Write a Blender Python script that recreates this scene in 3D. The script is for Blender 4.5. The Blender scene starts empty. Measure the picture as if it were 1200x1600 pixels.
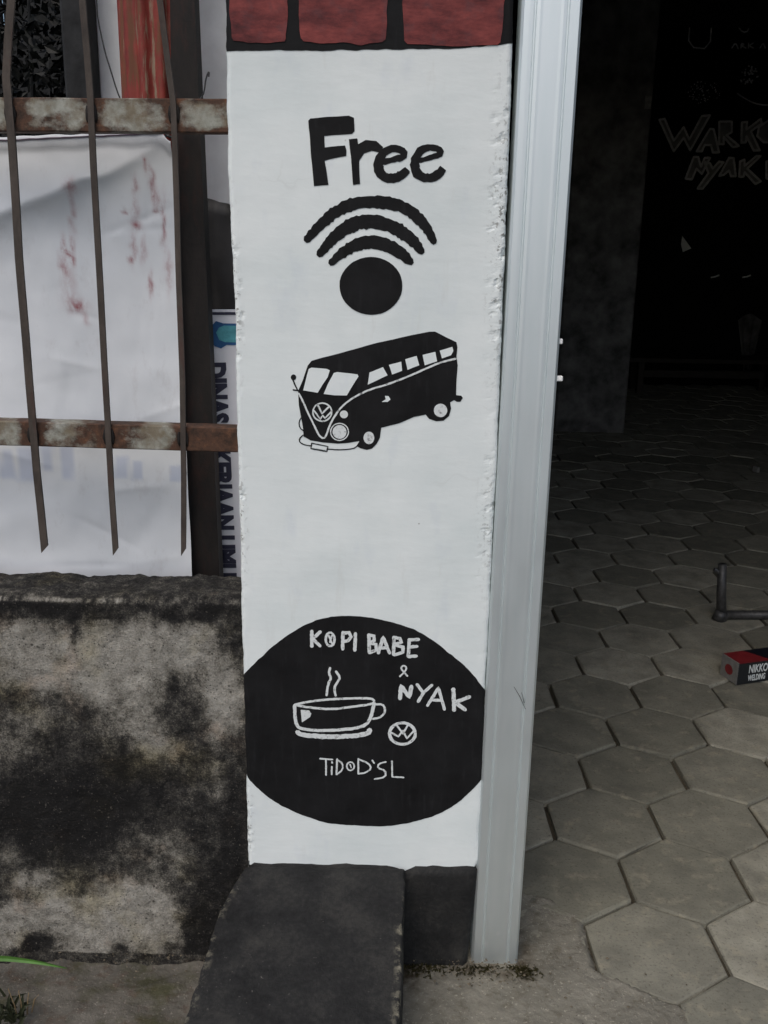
import bpy, bmesh, math, random
from mathutils import Vector, Matrix, noise
random.seed(7)
R = math.radians
scene = bpy.context.scene
col = scene.collection

# ------------------------------------------------------------------ camera
CAM = Vector((0.0, -1.395, 1.20)); PITCH = 16.0; ROLL = 1.0; FPX = 1530.0
cam_data = bpy.data.cameras.new('camera'); cam = bpy.data.objects.new('camera', cam_data); col.objects.link(cam)
cam.location = CAM
cam.rotation_euler = (Matrix.Rotation(R(90 - PITCH), 4, 'X') @ Matrix.Rotation(R(ROLL), 4, 'Z')).to_euler()
cam_data.sensor_fit = 'AUTO'; cam_data.sensor_width = 36.0; cam_data.lens = FPX / 1600 * 36
cam_data.clip_start = 0.02; cam_data.clip_end = 2000
scene.camera = cam

# ------------------------------------------------------------------ sky, sun, exposure
SUN_EL, SUN_AZ = 52.0, 205.0      # azimuth clockwise from +Y: behind the camera, a little to the left
w = bpy.data.worlds.new('World'); scene.world = w; w.use_nodes = True
nt = w.node_tree; bg = nt.nodes['Background']
sky = nt.nodes.new('ShaderNodeTexSky'); sky.sky_type = 'NISHITA'; sky.sun_disc = False
sky.sun_elevation = R(SUN_EL); sky.sun_rotation = R(SUN_AZ); sky.dust_density = 3.2; sky.air_density = 1.0; sky.ozone_density = 1.0
nt.links.new(sky.outputs[0], bg.inputs[0]); bg.inputs[1].default_value = 0.13
sd = bpy.data.lights.new('sun', 'SUN'); sd.energy = 0.9; sd.angle = R(40); sd.color = (1.0, 0.975, 0.945)
so = bpy.data.objects.new('sun', sd); col.objects.link(so)
az, el = R(SUN_AZ), R(SUN_EL)
sdir = Vector((math.sin(az) * math.cos(el), math.cos(az) * math.cos(el), math.sin(el)))
so.rotation_euler = sdir.to_track_quat('Z', 'Y').to_euler(); so.location = (0, -3, 6)
scene.view_settings.view_transform = 'Standard'; scene.view_settings.look = 'None'
scene.view_settings.exposure = 0.14; scene.view_settings.gamma = 1.0

# ------------------------------------------------------------------ measuring helpers (photo pixel -> point on a known plane)
_t, _r = R(PITCH), R(ROLL)
_F = Vector((0, math.cos(_t), -math.sin(_t))); _R0 = Vector((1, 0, 0)); _U0 = Vector((0, math.sin(_t), math.cos(_t)))
_RR = _R0 * math.cos(_r) + _U0 * math.sin(_r); _UU = -_R0 * math.sin(_r) + _U0 * math.cos(_r)
def ray(px, py): return _F + _RR * ((px - 600) / FPX) - _UU * ((py - 800) / FPX)
def P(px, py, Y=0.0):
    d = ray(px, py); return CAM + d * ((Y - CAM.y) / d.y)
def G(px, py, z=0.0):
    d = ray(px, py); return CAM + d * ((z - CAM.z) / d.z)
def PL(px, py, pt, n):
    d = ray(px, py); return CAM + d * ((pt - CAM).dot(n) / d.dot(n))
def nz(x, y=0.0, z=0.0): return noise.noise((x, y, z))
def fbm(x, y=0.0, z=0.0, o=4):
    s = 0; a = 1
    for i in range(o):
        s += a * noise.noise((x, y, z)); x *= 2.03; y *= 2.03; z *= 2.03; a *= 0.5
    return s
def smooth(a, b, x):
    t = max(0, min(1, (x - a) / (b - a))); return t * t * (3 - 2 * t)

# ------------------------------------------------------------------ object helpers
def link(o, parent=None):
    col.objects.link(o)
    if parent is not None: o.parent = parent
    return o
def tag(o, label=None, cat=None, group=None, kind=None):
    if label: o['label'] = label
    if cat: o['category'] = cat
    if group: o['group'] = group
    if kind: o['kind'] = kind
    return o
def empty(name, loc=(0, 0, 0), **k):
    o = bpy.data.objects.new(name, None); o.location = loc; o.empty_display_size = 0.1; link(o); return tag(o, **k)
def mesh_obj(name, verts, faces, mat, parent=None, smooth_=False, **k):
    me = bpy.data.meshes.new(name); me.from_pydata([tuple(v) for v in verts], [], faces); me.update()
    if smooth_: me.polygons.foreach_set('use_smooth', [True] * len(me.polygons))
    if mat: me.materials.append(mat)
    o = bpy.data.objects.new(name, me); link(o, parent)
    if parent is not None and parent.type == 'EMPTY': o.location = Vector(o.location) - parent.location
    return tag(o, **k)
def bm_obj(name, bm, mat, parent=None, smooth_=False, **k):
    me = bpy.data.meshes.new(name); bmesh.ops.recalc_face_normals(bm, faces=bm.faces[:]) if len(bm.faces) else None
    bm.to_mesh(me); bm.free()
    if smooth_: me.polygons.foreach_set('use_smooth', [True] * len(me.polygons))
    if mat: me.materials.append(mat)
    o = bpy.data.objects.new(name, me); link(o, parent)
    if parent is not None and parent.type == 'EMPTY': o.location = Vector(o.location) - parent.location
    return tag(o, **k)
def bm_box(bm, lo, hi, bev=0.0, seg=1, cuts=None):
    c = [(a + b) / 2 for a, b in zip(lo, hi)]; s = [b - a for a, b in zip(lo, hi)]
    g = bmesh.ops.create_cube(bm, size=1.0, matrix=Matrix.Translation(c) @ Matrix.Diagonal((*s, 1)))
    if bev > 0:
        es = list({e for v in g['verts'] for e in v.link_edges})
        bmesh.ops.bevel(bm, geom=es, offset=bev, segments=seg, affect='EDGES', profile=0.5)
    return bm
def box(name, lo, hi, mat, parent=None, bev=0.003, **k):
    return bm_obj(name, bm_box(bmesh.new(), lo, hi, bev), mat, parent, **k)
def tube(bm, pts, rad, n=8, cap=True):
    rings = []
    pts = [Vector(p) for p in pts]
    for i, p in enumerate(pts):
        d = (pts[min(i + 1, len(pts) - 1)] - pts[max(i - 1, 0)]).normalized()
        a = d.orthogonal().normalized(); a = Vector((0, 0, 1)).cross(d) if abs(d.z) < .9 else Vector((1, 0, 0)).cross(d)
        a.normalize(); b = d.cross(a)
        rr = rad[i] if isinstance(rad, (list, tuple)) else rad
        rings.append([bm.verts.new(p + (a * math.cos(2 * math.pi * j / n) + b * math.sin(2 * math.pi * j / n)) * rr) for j in range(n)])
    for i in range(len(rings) - 1):
        for j in range(n):
            bm.faces.new((rings[i][j], rings[i][(j + 1) % n], rings[i + 1][(j + 1) % n], rings[i + 1][j]))
    if cap: bm.faces.new(rings[0][::-1]); bm.faces.new(rings[-1])

# ------------------------------------------------------------------ material helpers
class NT:
    def __init__(s, name, rough=0.8, spec=0.3, metal=0.0):
        s.m = bpy.data.materials.new(name); s.m.use_nodes = True; s.t = s.m.node_tree
        s.b = s.t.nodes['Principled BSDF']; s.b.inputs['Roughness'].default_value = rough
        s.b.inputs['Specular IOR Level'].default_value = spec; s.b.inputs['Metallic'].default_value = metal
        s.obj = s.t.nodes.new('ShaderNodeTexCoord').outputs['Object']
    def n(s, t): return s.t.nodes.new(t)
    def put(s, sock, v):
        if hasattr(v, 'is_output') or isinstance(v, bpy.types.NodeSocket): s.t.links.new(v, sock)
        else: sock.default_value = v
    def map(s, scale=(1, 1, 1), loc=(0, 0, 0), vec=None):
        m = s.n('ShaderNodeMapping'); s.put(m.inputs['Vector'], vec or s.obj); m.inputs['Scale'].default_value = scale; m.inputs['Location'].default_value = loc
        return m.outputs[0]
    def noise(s, scale, detail=4, rough=0.55, vec=None, dist=0.0):
        x = s.n('ShaderNodeTexNoise'); s.put(x.inputs['Vector'], vec or s.obj); x.inputs['Scale'].default_value = scale
        x.inputs['Detail'].default_value = detail; x.inputs['Roughness'].default_value = rough; x.inputs['Distortion'].default_value = dist
        return x.outputs['Fac']
    def vor(s, scale, vec=None, feature='F1', out='Distance'):
        x = s.n('ShaderNodeTexVoronoi'); x.feature = feature; s.put(x.inputs['Vector'], vec or s.obj); x.inputs['Scale'].default_value = scale
        return x.outputs[out]
    def ramp(s, fac, stops):
        r = s.n('ShaderNodeValToRGB'); s.put(r.inputs[0], fac); e = r.color_ramp.elements
        while len(e) < len(stops): e.new(0.5)
        for i, (p, c) in enumerate(stops):
            e[i].position = p; e[i].color = (*c, 1) if isinstance(c, (tuple, list)) else (c, c, c, 1)
        return r.outputs[0]
    def mix(s, fac, a, b, mode='MIX'):
        m = s.n('ShaderNodeMix'); m.data_type = 'RGBA'; m.blend_type = mode
        s.put(m.inputs[0], fac); s.put(m.inputs[6], (*a, 1) if isinstance(a, tuple) and len(a) == 3 else a); s.put(m.inputs[7], (*b, 1) if isinstance(b, tuple) and len(b) == 3 else b)
        return m.outputs[2]
    def math(s, op, a, b=0.0, clamp=False):
        m = s.n('ShaderNodeMath'); m.operation = op; m.use_clamp = clamp; s.put(m.inputs[0], a); s.put(m.inputs[1], b); return m.outputs[0]
    def xyz(s):
        x = s.n('ShaderNodeSeparateXYZ'); s.put(x.inputs[0], s.obj); return x.outputs
    def attr(s, name):
        a = s.n('ShaderNodeAttribute'); a.attribute_name = name; return a.outputs['Fac'], a.outputs['Color']
    def rnd(s): return s.n('ShaderNodeObjectInfo').outputs['Random']
    def color(s, c): s.put(s.b.inputs['Base Color'], (*c, 1) if isinstance(c, tuple) and len(c) == 3 else c); return s
    def rough(s, r): s.put(s.b.inputs['Roughness'], r); return s
    def bump(s, h, strength=0.4, dist=0.002, prev=None):
        b = s.n('ShaderNodeBump'); s.put(b.inputs['Height'], h); b.inputs['Strength'].default_value = strength; b.inputs['Distance'].default_value = dist
        if prev: s.put(b.inputs['Normal'], prev)
        s.put(s.b.inputs['Normal'], b.outputs[0]); return b.outputs[0]

def m_white_wall():
    s = NT('white_limewash', 0.75, 0.2)
    c = s.ramp(s.noise(6, 5, .6), [(.3, (.66, .715, .705)), (.6, (.75, .79, .775))])
    blot = s.ramp(s.noise(17, 4, .55, s.map((1, 1, .45), (3, 0, 1))), [(.58, 0.), (.74, 1.)])
    c = s.mix(s.math('MULTIPLY', blot, .38), c, (.55, .60, .66))
    scuff = s.ramp(s.noise(13, 5, .7, s.map((1.6, 1, .3), (8, 0, 5))), [(.60, 0.), (.80, .5)])
    c = s.mix(scuff, c, (.56, .56, .52))
    f, _ = s.attr('chip')
    sp = s.ramp(s.noise(130, 3, .6), [(.57, 0.), (.62, 1.)])
    c = s.mix(s.math('MULTIPLY', s.math('MULTIPLY', sp, f, True), .85), c, (.13, .12, .10))
    dots = s.ramp(s.vor(30), [(.03, 1.), (.045, 0.)])
    dsel = s.ramp(s.noise(11, 2), [(.60, 0.), (.66, 1.)])
    c = s.mix(s.math('MULTIPLY', s.math('MULTIPLY', dots, dsel), .7), c, (.22, .2, .18))
    wv = s.n('ShaderNodeVectorMath'); wv.operation = 'ADD'; s.put(wv.inputs[0], s.obj)
    nn = s.n('ShaderNodeTexNoise'); s.put(nn.inputs['Vector'], s.obj); nn.inputs['Scale'].default_value = 14; nn.inputs['Detail'].default_value = 3
    sc = s.n('ShaderNodeVectorMath'); sc.operation = 'SCALE'; s.put(sc.inputs[0], nn.outputs['Color']); sc.inputs['Scale'].default_value = .06; s.put(wv.inputs[1], sc.outputs[0])
    crack = s.math('MULTIPLY', s.ramp(s.vor(4.5, wv.outputs[0], 'DISTANCE_TO_EDGE'), [(.0, 1.), (.006, 0.)]), s.ramp(s.noise(5, 2, .5, s.map((1, 1, 1), (6, 1, 4))), [(.60, 0.), (.70, .14)]))
    c = s.mix(crack, c, (.35, .34, .31))
    s.color(c)
    p = s.bump(s.noise(38, 4, .55, s.map((.5, 1, 1.2))), .22, .0035)
    s.bump(s.math('MULTIPLY', s.noise(95, 3, .6), f), .5, .005, p)
    return s.m
def m_black_paint(name='black_wall_paint', lo=.006, hi=.014, bump=True):
    s = NT(name, 0.7, 0.15)
    s.color(s.mix(s.ramp(s.noise(70, 4, .6, s.map((1.6, 1, .25))), [(.55, 0.), (.8, .6)]), s.ramp(s.noise(14, 5, .65), [(.3, (lo, lo, lo * 1.05)), (.7, (hi, hi, hi * 1.05))]), (.024, .0245, .026)))
    s.bump(s.noise(38, 4, .55, s.map((.5, 1, 1.2))), .22, .003)
    return s.m
def m_white_paint():
    s = NT('white_brush_paint', 0.7, 0.25)
    c = s.ramp(s.noise(150, 4, .7), [(.30, (.16, .165, .165)), (.46, (.66, .69, .68))])
    s.color(c); s.bump(s.noise(90, 3), .3, .002); return s.m
def m_chalk():
    s = NT('chalk_mark', 0.9, 0.1); s.color(s.ramp(s.noise(30, 4, .7), [(.3, (.55, .55, .55)), (.7, (.85, .85, .85))])); return s.m
def m_red_brick():
    s = NT('red_brick_paint', 0.75, 0.25)
    n1 = s.noise(17, 7, .72, s.map((.7, 1, 1.9)))
    c = s.ramp(n1, [(.30, (.035, .012, .014)), (.46, (.13, .030, .030)), (.68, (.27, .062, .055))])
    c = s.mix(s.ramp(s.noise(45, 4), [(.55, 0.), (.75, .6)]), c, (.10, .05, .055))
    s.color(c); s.bump(s.noise(60, 4), .4, .003); return s.m
def m_channel():
    s = NT('galvanised_steel', 0.4, 0.5, 0.85)
    g = s.noise(60, 3, .5, s.map((1.4, 1, .12)))
    c = s.ramp(g, [(.3, (.77, .83, .83)), (.7, (.81, .86, .86))])
    z = s.xyz()[2]
    low = s.ramp(z, [(.0, 1.), (.10, 0.)])
    spl = s.math('MULTIPLY', s.ramp(s.vor(34), [(.12, .8), (.2, 0.)]), s.math('MULTIPLY', low, s.ramp(s.noise(23, 2), [(.5, 0.), (.6, 1.)])))
    c = s.mix(spl, c, (.62, .62, .58)); s.color(c)
    s.rough(s.ramp(s.noise(25, 4, .6, s.map((1, 1, .4))), [(.3, .50), (.7, .56)]))
    s.put(s.b.inputs['Metallic'], s.math('SUBTRACT', .92, s.math('MULTIPLY', spl, .65)))
    s.bump(s.noise(14, 3, .5, s.map((1, 1, .3))), 0.03, .004); return s.m
def m_mould_wall():
    s = NT('mouldy_plaster', 0.92, 0.15)
    f, _ = s.attr('pale')
    warp = s.math('ADD', f, s.math('MULTIPLY', s.math('SUBTRACT', s.noise(48, 9, .76), .5), 1.5))
    warp = s.math('ADD', warp, s.math('MULTIPLY', s.math('SUBTRACT', s.noise(360, 4, .75), .5), .95))
    streak = s.math('MULTIPLY', s.math('SUBTRACT', s.noise(15, 5, .65, s.map((2.2, 2.2, .45))), .5), .55)
    warp = s.math('ADD', warp, streak)
    c = s.ramp(warp, [(.08, (.017, .0165, .016)), (.28, (.038, .036, .033)), (.46, (.090, .084, .072)), (.62, (.20, .187, .158)), (1., (.42, .40, .35))])
    fl = s.ramp(s.noise(240, 3, .6, s.map((1, 1, 1), (4, 4, 1))), [(.64, 0.), (.70, .55)])
    c = s.mix(fl, c, (.24, .22, .185))
    ol = s.ramp(s.noise(7, 4, .6, s.map((1, 1, 1), (5, 2, 1))), [(.52, 0.), (.68, .55)])
    c = s.mix(ol, c, s.mix(1., c, (.95, .86, .52), 'MULTIPLY'))
    br = s.ramp(s.noise(11, 4, .6, s.map((1, 1, 1), (1, 7, 3))), [(.56, 0.), (.70, .6)])
    c = s.mix(br, c, s.mix(1., c, (1.0, .80, .68), 'MULTIPLY'))
    pit = s.math('MAXIMUM', s.math('MULTIPLY', s.ramp(s.vor(75), [(.12, 1.), (.2, 0.)]), s.ramp(s.noise(33, 3), [(.5, 0.), (.6, 1.)])), s.math('MULTIPLY', s.ramp(s.vor(190), [(.16, 1.), (.26, 0.)]), s.ramp(s.noise(45, 3), [(.46, 0.), (.58, 1.)])))
    c = s.mix(s.math('MULTIPLY', pit, .75), c, (.02, .018, .016))
    s.color(c)
    p = s.bump(s.noise(60, 7, .76), 1., .008); s.bump(s.noise(260, 3, .7), 1., .003, p); return s.m
def m_kerb():
    s = NT('worn_black_concrete', 0.8, 0.2)
    c = s.ramp(s.math('ADD', s.noise(11, 6, .68), s.math('MULTIPLY', s.math('SUBTRACT', s.noise(130, 5, .75), .5), .55)), [(.26, (.010, .010, .010)), (.5, (.022, .022, .0215)), (.80, (.052, .050, .045))])
    sp = s.math('MULTIPLY', s.ramp(s.noise(150, 4, .65), [(.655, 0.), (.70, 1.)]), s.ramp(s.noise(9, 3), [(.48, 0.), (.66, 1.)]))
    f, _ = s.attr('worn')
    sp2 = s.math('MULTIPLY', s.ramp(s.noise(60, 5, .7), [(.50, 0.), (.66, 1.)]), f)
    c = s.mix(s.math('MULTIPLY', sp, .35), c, (.33, .31, .27)); c = s.mix(sp2, c, (.26, .24, .18))
    s.color(c); p = s.bump(s.noise(70, 7, .7), .7, .004); s.bump(s.noise(14, 3), .5, .01, p); return s.m
def m_paver():
    s = NT('grey_paver_concrete', 0.88, 0.2)
    rnd = s.rnd()
    off = s.n('ShaderNodeVectorMath'); off.operation = 'ADD'; s.put(off.inputs[0], s.obj)
    cmb = s.n('ShaderNodeCombineXYZ'); s.put(cmb.inputs[0], s.math('MULTIPLY', rnd, 57.)); s.put(cmb.inputs[1], s.math('MULTIPLY', rnd, 31.)); s.put(off.inputs[1], cmb.outputs[0])
    v = off.outputs[0]
    base = s.mix(rnd, (.19, .185, .145), (.39, .372, .30))
    c = s.mix(s.ramp(s.noise(11, 6, .65, v), [(.38, 0.), (.72, .75)]), base, (.115, .112, .092))
    c = s.mix(s.ramp(s.noise(26, 5, .65, s.map((1, 1, 1), (9, 3, 0), v)), [(.54, 0.), (.70, .6)]), c, (.34, .31, .23))
    c = s.mix(s.ramp(s.noise(180, 3, .6, v), [(.55, 0.), (.70, .55)]), c, (.08, .074, .06))
    s.color(c); p = s.bump(s.noise(160, 6, .7, v), .55, .002); s.bump(s.noise(18, 3, .5, v), .4, .006, p); return s.m
def m_concrete(name, a, b, d, moss=False):
    s = NT(name, 0.92, 0.15)
    c = s.ramp(s.noise(8, 7, .68), [(.3, a), (.7, b)])
    c = s.mix(s.ramp(s.noise(40, 6, .7), [(.52, 0.), (.7, .7)]), c, d)
    c = s.mix(s.ramp(s.noise(190, 3, .6), [(.6, 0.), (.7, .6)]), c, tuple(min(1, 1.7 * k) for k in b))
    f, _ = s.attr('dirt'); c = s.mix(s.math('MULTIPLY', f, s.ramp(s.noise(55, 5, .7), [(.35, .3), (.6, 1.)])), c, (.055, .038, .022))
    if moss: c = s.mix(s.ramp(s.noise(13, 5, .65, s.map((1, 1, 1), (2, 2, 2))), [(.5, 0.), (.66, .7)]), c, (.05, .052, .018))
    s.color(c); p = s.bump(s.noise(90, 7, .7), .8, .005); s.bump(s.noise(12, 4), .6, .012, p); return s.m
def m_rust_rail():
    s = NT('rusty_painted_rail', 0.75, 0.3)
    n1 = s.noise(19, 7, .7, s.map((1, 1, 1.3)))
    paint = s.ramp(s.noise(60, 5, .65), [(.3, (.19, .19, .155)), (.7, (.37, .375, .33))])
    rust = s.ramp(s.noise(75, 5, .7), [(.3, (.022, .015, .011)), (.58, (.085, .042, .025)), (.8, (.21, .09, .042))])
    f, _ = s.attr('rust')
    k = s.math('ADD', s.math('MULTIPLY', s.math('SUBTRACT', n1, .5), 2.2), f)
    paint = s.mix(s.ramp(s.noise(28, 6, .7, s.map((1, 1, 1), (3, 3, 3))), [(.42, 0.), (.62, .8)]), paint, (.15, .115, .07))
    c = s.mix(s.ramp(k, [(.30, 0.), (.66, 1.)]), paint, rust)
    s.color(c); s.bump(s.noise(120, 6, .7), .6, .002); return s.m
def m_rust_dark(name, a, b, d):
    s = NT(name, 0.7, 0.3)
    c = s.ramp(s.noise(40, 6, .7, s.map((1, 1, .35))), [(.3, a), (.7, b)])
    c = s.mix(s.ramp(s.noise(22, 5, .7, s.map((1, 1, .3), (4, 0, 2))), [(.56, 0.), (.7, .8)]), c, d)
    s.color(c); s.bump(s.noise(150, 5, .7), .5, .0015); return s.m
def m_banner():
    s = NT('white_vinyl', 0.55, 0.35)
    f, _ = s.attr('stain'); f2, _ = s.attr('ghost')
    c = s.ramp(s.noise(7, 5, .6), [(.3, (.62, .645, .67)), (.7, (.71, .73, .75))])
    k = s.math('MULTIPLY', f, s.ramp(s.noise(85, 5, .75, s.map((1, 1, .5))), [(.34, .15), (.56, 1.)]), True)
    c = s.mix(k, c, (.26, .045, .055))
    c = s.mix(s.math('MULTIPLY', f2, .5), c, (.36, .42, .58))
    dirt = s.ramp(s.noise(30, 6, .7, s.map((1, 1, .5), (3, 1, 1))), [(.58, 0.), (.8, .45)])
    c = s.mix(dirt, c, (.42, .40, .40))
    s.color(c); s.bump(s.noise(500, 2), .08, .0006)
    return s.m
def m_red_column():
    s = NT('peeling_red_paint', 0.6, 0.35)
    n1 = s.noise(34, 8, .74, s.map((1.8, 1.8, .20)))
    red = s.ramp(s.noise(22, 4, .6), [(.3, (.13, .018, .014)), (.7, (.25, .038, .027))])
    c = s.mix(s.ramp(n1, [(.53, 0.), (.60, .85)]), red, (.24, .19, .13))
    c = s.mix(s.ramp(s.noise(34, 6, .7, s.map((1.5, 1.5, .2), (7, 1, 1))), [(.53, 0.), (.60, .9)]), c, (.13, .05, .022))
    s.color(c); s.bump(n1, .5, .002); return s.m
def m_plain(name, c, rough=.7, spec=.3, var=.25, scale=30, metal=0.0):
    s = NT(name, rough, spec, metal); a = tuple(k * (1 - var) for k in c); b = tuple(min(1, k * (1 + var)) for k in c)
    s.color(s.ramp(s.noise(scale, 5, .6), [(.3, a), (.7, b)])); s.bump(s.noise(scale * 3, 4, .6), .3, .002); return s.m
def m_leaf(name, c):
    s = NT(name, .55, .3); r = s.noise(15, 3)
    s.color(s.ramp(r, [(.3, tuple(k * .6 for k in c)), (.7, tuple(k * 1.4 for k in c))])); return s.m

MAT = dict(
    white=m_white_wall(), black=m_black_paint(), wpaint=m_white_paint(), chalk=m_chalk(), chalkdim=m_plain('rubbed_chalk', (.32, .32, .32), .9, .1, .3, 12), brick=m_red_brick(), channel=m_channel(),
    mould=m_mould_wall(), kerb=m_kerb(), paver=m_paver(),
    apron=m_concrete('cement_apron', (.15, .142, .115), (.27, .255, .21), (.11, .095, .07)),
    soil=m_concrete('damp_soil_cement', (.075, .07, .06), (.19, .175, .148), (.10, .062, .042), True),
    sand=m_concrete('joint_sand', (.045, .04, .03), (.10, .086, .062), (.02, .018, .014)),
    ground=m_concrete('asphalt_ground', (.045, .044, .042), (.075, .073, .07), (.035, .034, .032)),
    rail=m_rust_rail(), bar=m_rust_dark('rusty_flat_bar', (.03, .024, .02), (.085, .068, .056), (.06, .028, .022)),
    post=m_rust_dark('dark_brown_steel', (.007, .006, .0055), (.018, .014, .012), (.03, .012, .009)),
    banner=m_banner(), redcol=m_red_column(),
    pale=m_plain('pale_plaster', (.76, .79, .80), .85, .2, .10, 12),
    dark_post=m_plain('dark_timber', (.026, .027, .028), .85, .15, .4, 25),
    tarp=m_plain('black_tarpaulin', (.014, .0135, .0135), .6, .3, .4, 14),
    signwhite=m_plain('white_sign_vinyl', (.84, .84, .89), .6, .3, .05, 10),
    navy=m_plain('navy_print', (.045, .045, .075), .6, .3, .1, 40),
    blue=m_plain('blue_print', (.03, .11, .27), .6, .3, .15, 60), teal=m_plain('teal_print', (.10, .36, .42), .6, .3, .2, 80),
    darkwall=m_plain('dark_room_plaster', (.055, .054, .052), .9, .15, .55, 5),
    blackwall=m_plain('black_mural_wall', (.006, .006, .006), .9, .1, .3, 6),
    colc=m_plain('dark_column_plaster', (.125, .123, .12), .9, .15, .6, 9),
    wood=m_plain('dark_bench_wood', (.02, .016, .013), .6, .3, .4, 20),
    steel=m_plain('dark_pipe_steel', (.05, .049, .048), .45, .5, .6, 70),
    boxred=m_plain('box_red_print', (.20, .018, .022), .5, .4, .15, 40), boxblack=m_plain('box_black_print', (.012, .014, .016), .45, .4, .2, 40),
    boxgrey=m_plain('box_end_card', (.20, .195, .185), .6, .3, .2, 60), boxnavy=m_plain('box_navy_print', (.008, .009, .014), .5, .4, .2, 40), boxtext=m_plain('box_white_print', (.62, .65, .64), .5, .3, .05, 60),
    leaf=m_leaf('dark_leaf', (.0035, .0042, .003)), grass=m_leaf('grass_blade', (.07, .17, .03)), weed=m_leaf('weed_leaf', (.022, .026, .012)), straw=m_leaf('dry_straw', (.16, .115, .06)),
    wire=m_plain('thin_dark_wire', (.03, .03, .03), .5, .4, .2, 60), stone=m_plain('crumb_stone', (.13, .11, .08), .9, .1, .5, 200),
    light_spot=m_plain('light_spot_white', (.85, .85, .83), .4, .4, .03, 60), paper=m_plain('pale_paper', (.62, .62, .60), .7, .2, .1, 60),  # first entry: white for solids that imitate daylight spots and glints
    moss=m_leaf('dry_moss', (.05, .045, .018)))

# ------------------------------------------------------------------ ground, apron, paving
def flat_sheet(name, lo, hi, z, mat, n=1, amp=0.0, **k):
    V = []; Fc = []
    for j in range(n + 1):
        for i in range(n + 1):
            x = lo[0] + (hi[0] - lo[0]) * i / n; y = lo[1] + (hi[1] - lo[1]) * j / n
            V.append((x, y, z + (amp * fbm(x * 3, y * 3) if amp else 0)))
    for j in range(n):
        for i in range(n):
            a = j * (n + 1) + i; Fc.append((a, a + 1, a + n + 2, a + n + 1))
    return mesh_obj(name, V, Fc, mat, **k)
flat_sheet('ground', (-600, -600), (600, 600), -0.06, MAT['ground'], kind='structure')

paving = flat_sheet('paving', (0.02, -0.75), (6.0, 7.2), -0.011, MAT['sand'], n=60, amp=0.003, kind='structure')
HW, HA, HY0, HX0 = 0.225, R(1.2), 0.0328, -0.0761     # paver width across flats, grid turn, grid origin
def hexgrid(k, n):
    xp = HX0 + (n + .5) * HW + .5 * HW * (k % 2); yp = HY0 + k * .866 * HW
    c, s = math.cos(HA), math.sin(HA)
    return xp * c - yp * s, xp * s + yp * c
def hex_mesh(seed):
    rr = random.Random(seed); bm = bmesh.new()
    top = []; rad = HW / math.sqrt(3)
    def ring(gap, z, wob):
        r = []
        for i in range(6):
            for q in (0, .5):
                a0 = R(30 + 60 * i) + HA; a1 = R(90 + 60 * i) + HA
                p = Vector((math.cos(a0), math.sin(a0), 0)).lerp(Vector((math.cos(a1), math.sin(a1), 0)), q) * (rad - gap)
                r.append(bm.verts.new((p.x + rr.uniform(-wob, wob), p.y + rr.uniform(-wob, wob), z + rr.uniform(-wob, wob) * .25)))
        return r
    r0 = ring(.0010, -.030, .0008); r1 = ring(.0014, -.005, .0018); r2 = ring(.0032, -.0012, .0016); r3 = ring(.0075, 0, .0008)
    for v in bm.verts: v.co.x *= .968
    for a, b in ((r0, r1), (r1, r2), (r2, r3)):
        for i in range(12): bm.faces.new((a[i], a[(i + 1) % 12], b[(i + 1) % 12], b[i]))
    bm.faces.new(r3)
    me = bpy.data.meshes.new('paver'); bmesh.ops.recalc_face_normals(bm, faces=bm.faces[:]); bm.to_mesh(me); bm.free()
    me.materials.append(MAT['paver']); return me
HEX = [hex_mesh(i) for i in range(6)]
def proj(p):
    q = Vector(p) - CAM; z = q.dot(_F)
    return 600 + FPX * q.dot(_RR) / z, 800 - FPX * q.dot(_UU) / z
spots = []
for k in range(-3, 36):
    for n in range(-12, 26):
        x, y = hexgrid(k, n)
        if x < 0.10 or x > 5.6 or y > 6.9 or y < -.55: continue
        spots.append((x, y))
vis = []; rest = []
for (x, y) in spots:
    px, py = proj((x, y, 0))
    xv = x * (-CAM.y) / (y - CAM.y)          # where the line of sight crosses the doorway
    (vis if (px < 1290 and xv > .20 and py > 690 and py < 1680) else rest).append((x, y))
vis.sort(key=lambda p: p[1]); rest += vis[300:]; vis = vis[:300]
def tilt(x, y, i):
    return (nz(x * 5.1, y * 5.3, 1.7) * .040, nz(x * 4.7, y * 6.1, 9.2) * .030, 0), (0.004 * nz(x * 7, y * 7, 3.3) + 0.004 * nz(x * .9, y * .9))
for i, (x, y) in enumerate(vis):
    o = bpy.data.objects.new('paver', HEX[i * 7 % 6]); link(o, paving)
    rot, dz = tilt(x, y, i); o.location = (x, y, dz); o.rotation_euler = rot
V = []; Fc = []
for i, (x, y) in enumerate(rest):
    me = HEX[i % 6]; rot, dz = tilt(x, y, i); b = len(V)
    V += [(v.co.x + x, v.co.y + y, v.co.z + dz) for v in me.vertices]; Fc += [tuple(b + q for q in f.vertices) for f in me.polygons]
mesh_obj('far_pavers', V, Fc, MAT['paver'], paving, kind='stuff')

def densify(pts, step, amp, closed=True, sd=0.0):
    out = []; n = len(pts)
    for i in range(n if closed else n - 1):
        a, b = Vector(pts[i]), Vector(pts[(i + 1) % n]); m = max(1, int((b - a).length / step))
        for j in range(m): out.append(a.lerp(b, j / m))
    if not closed: out.append(Vector(pts[-1]))
    return [Vector([p[q] + amp * fbm(p[0] * .7 / step * .25 + sd, p[1] * .7 / step * .25, p[2] * .7 / step * .25 + 11 * q + sd, 2) for q in range(3)]) for p in out]

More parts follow.
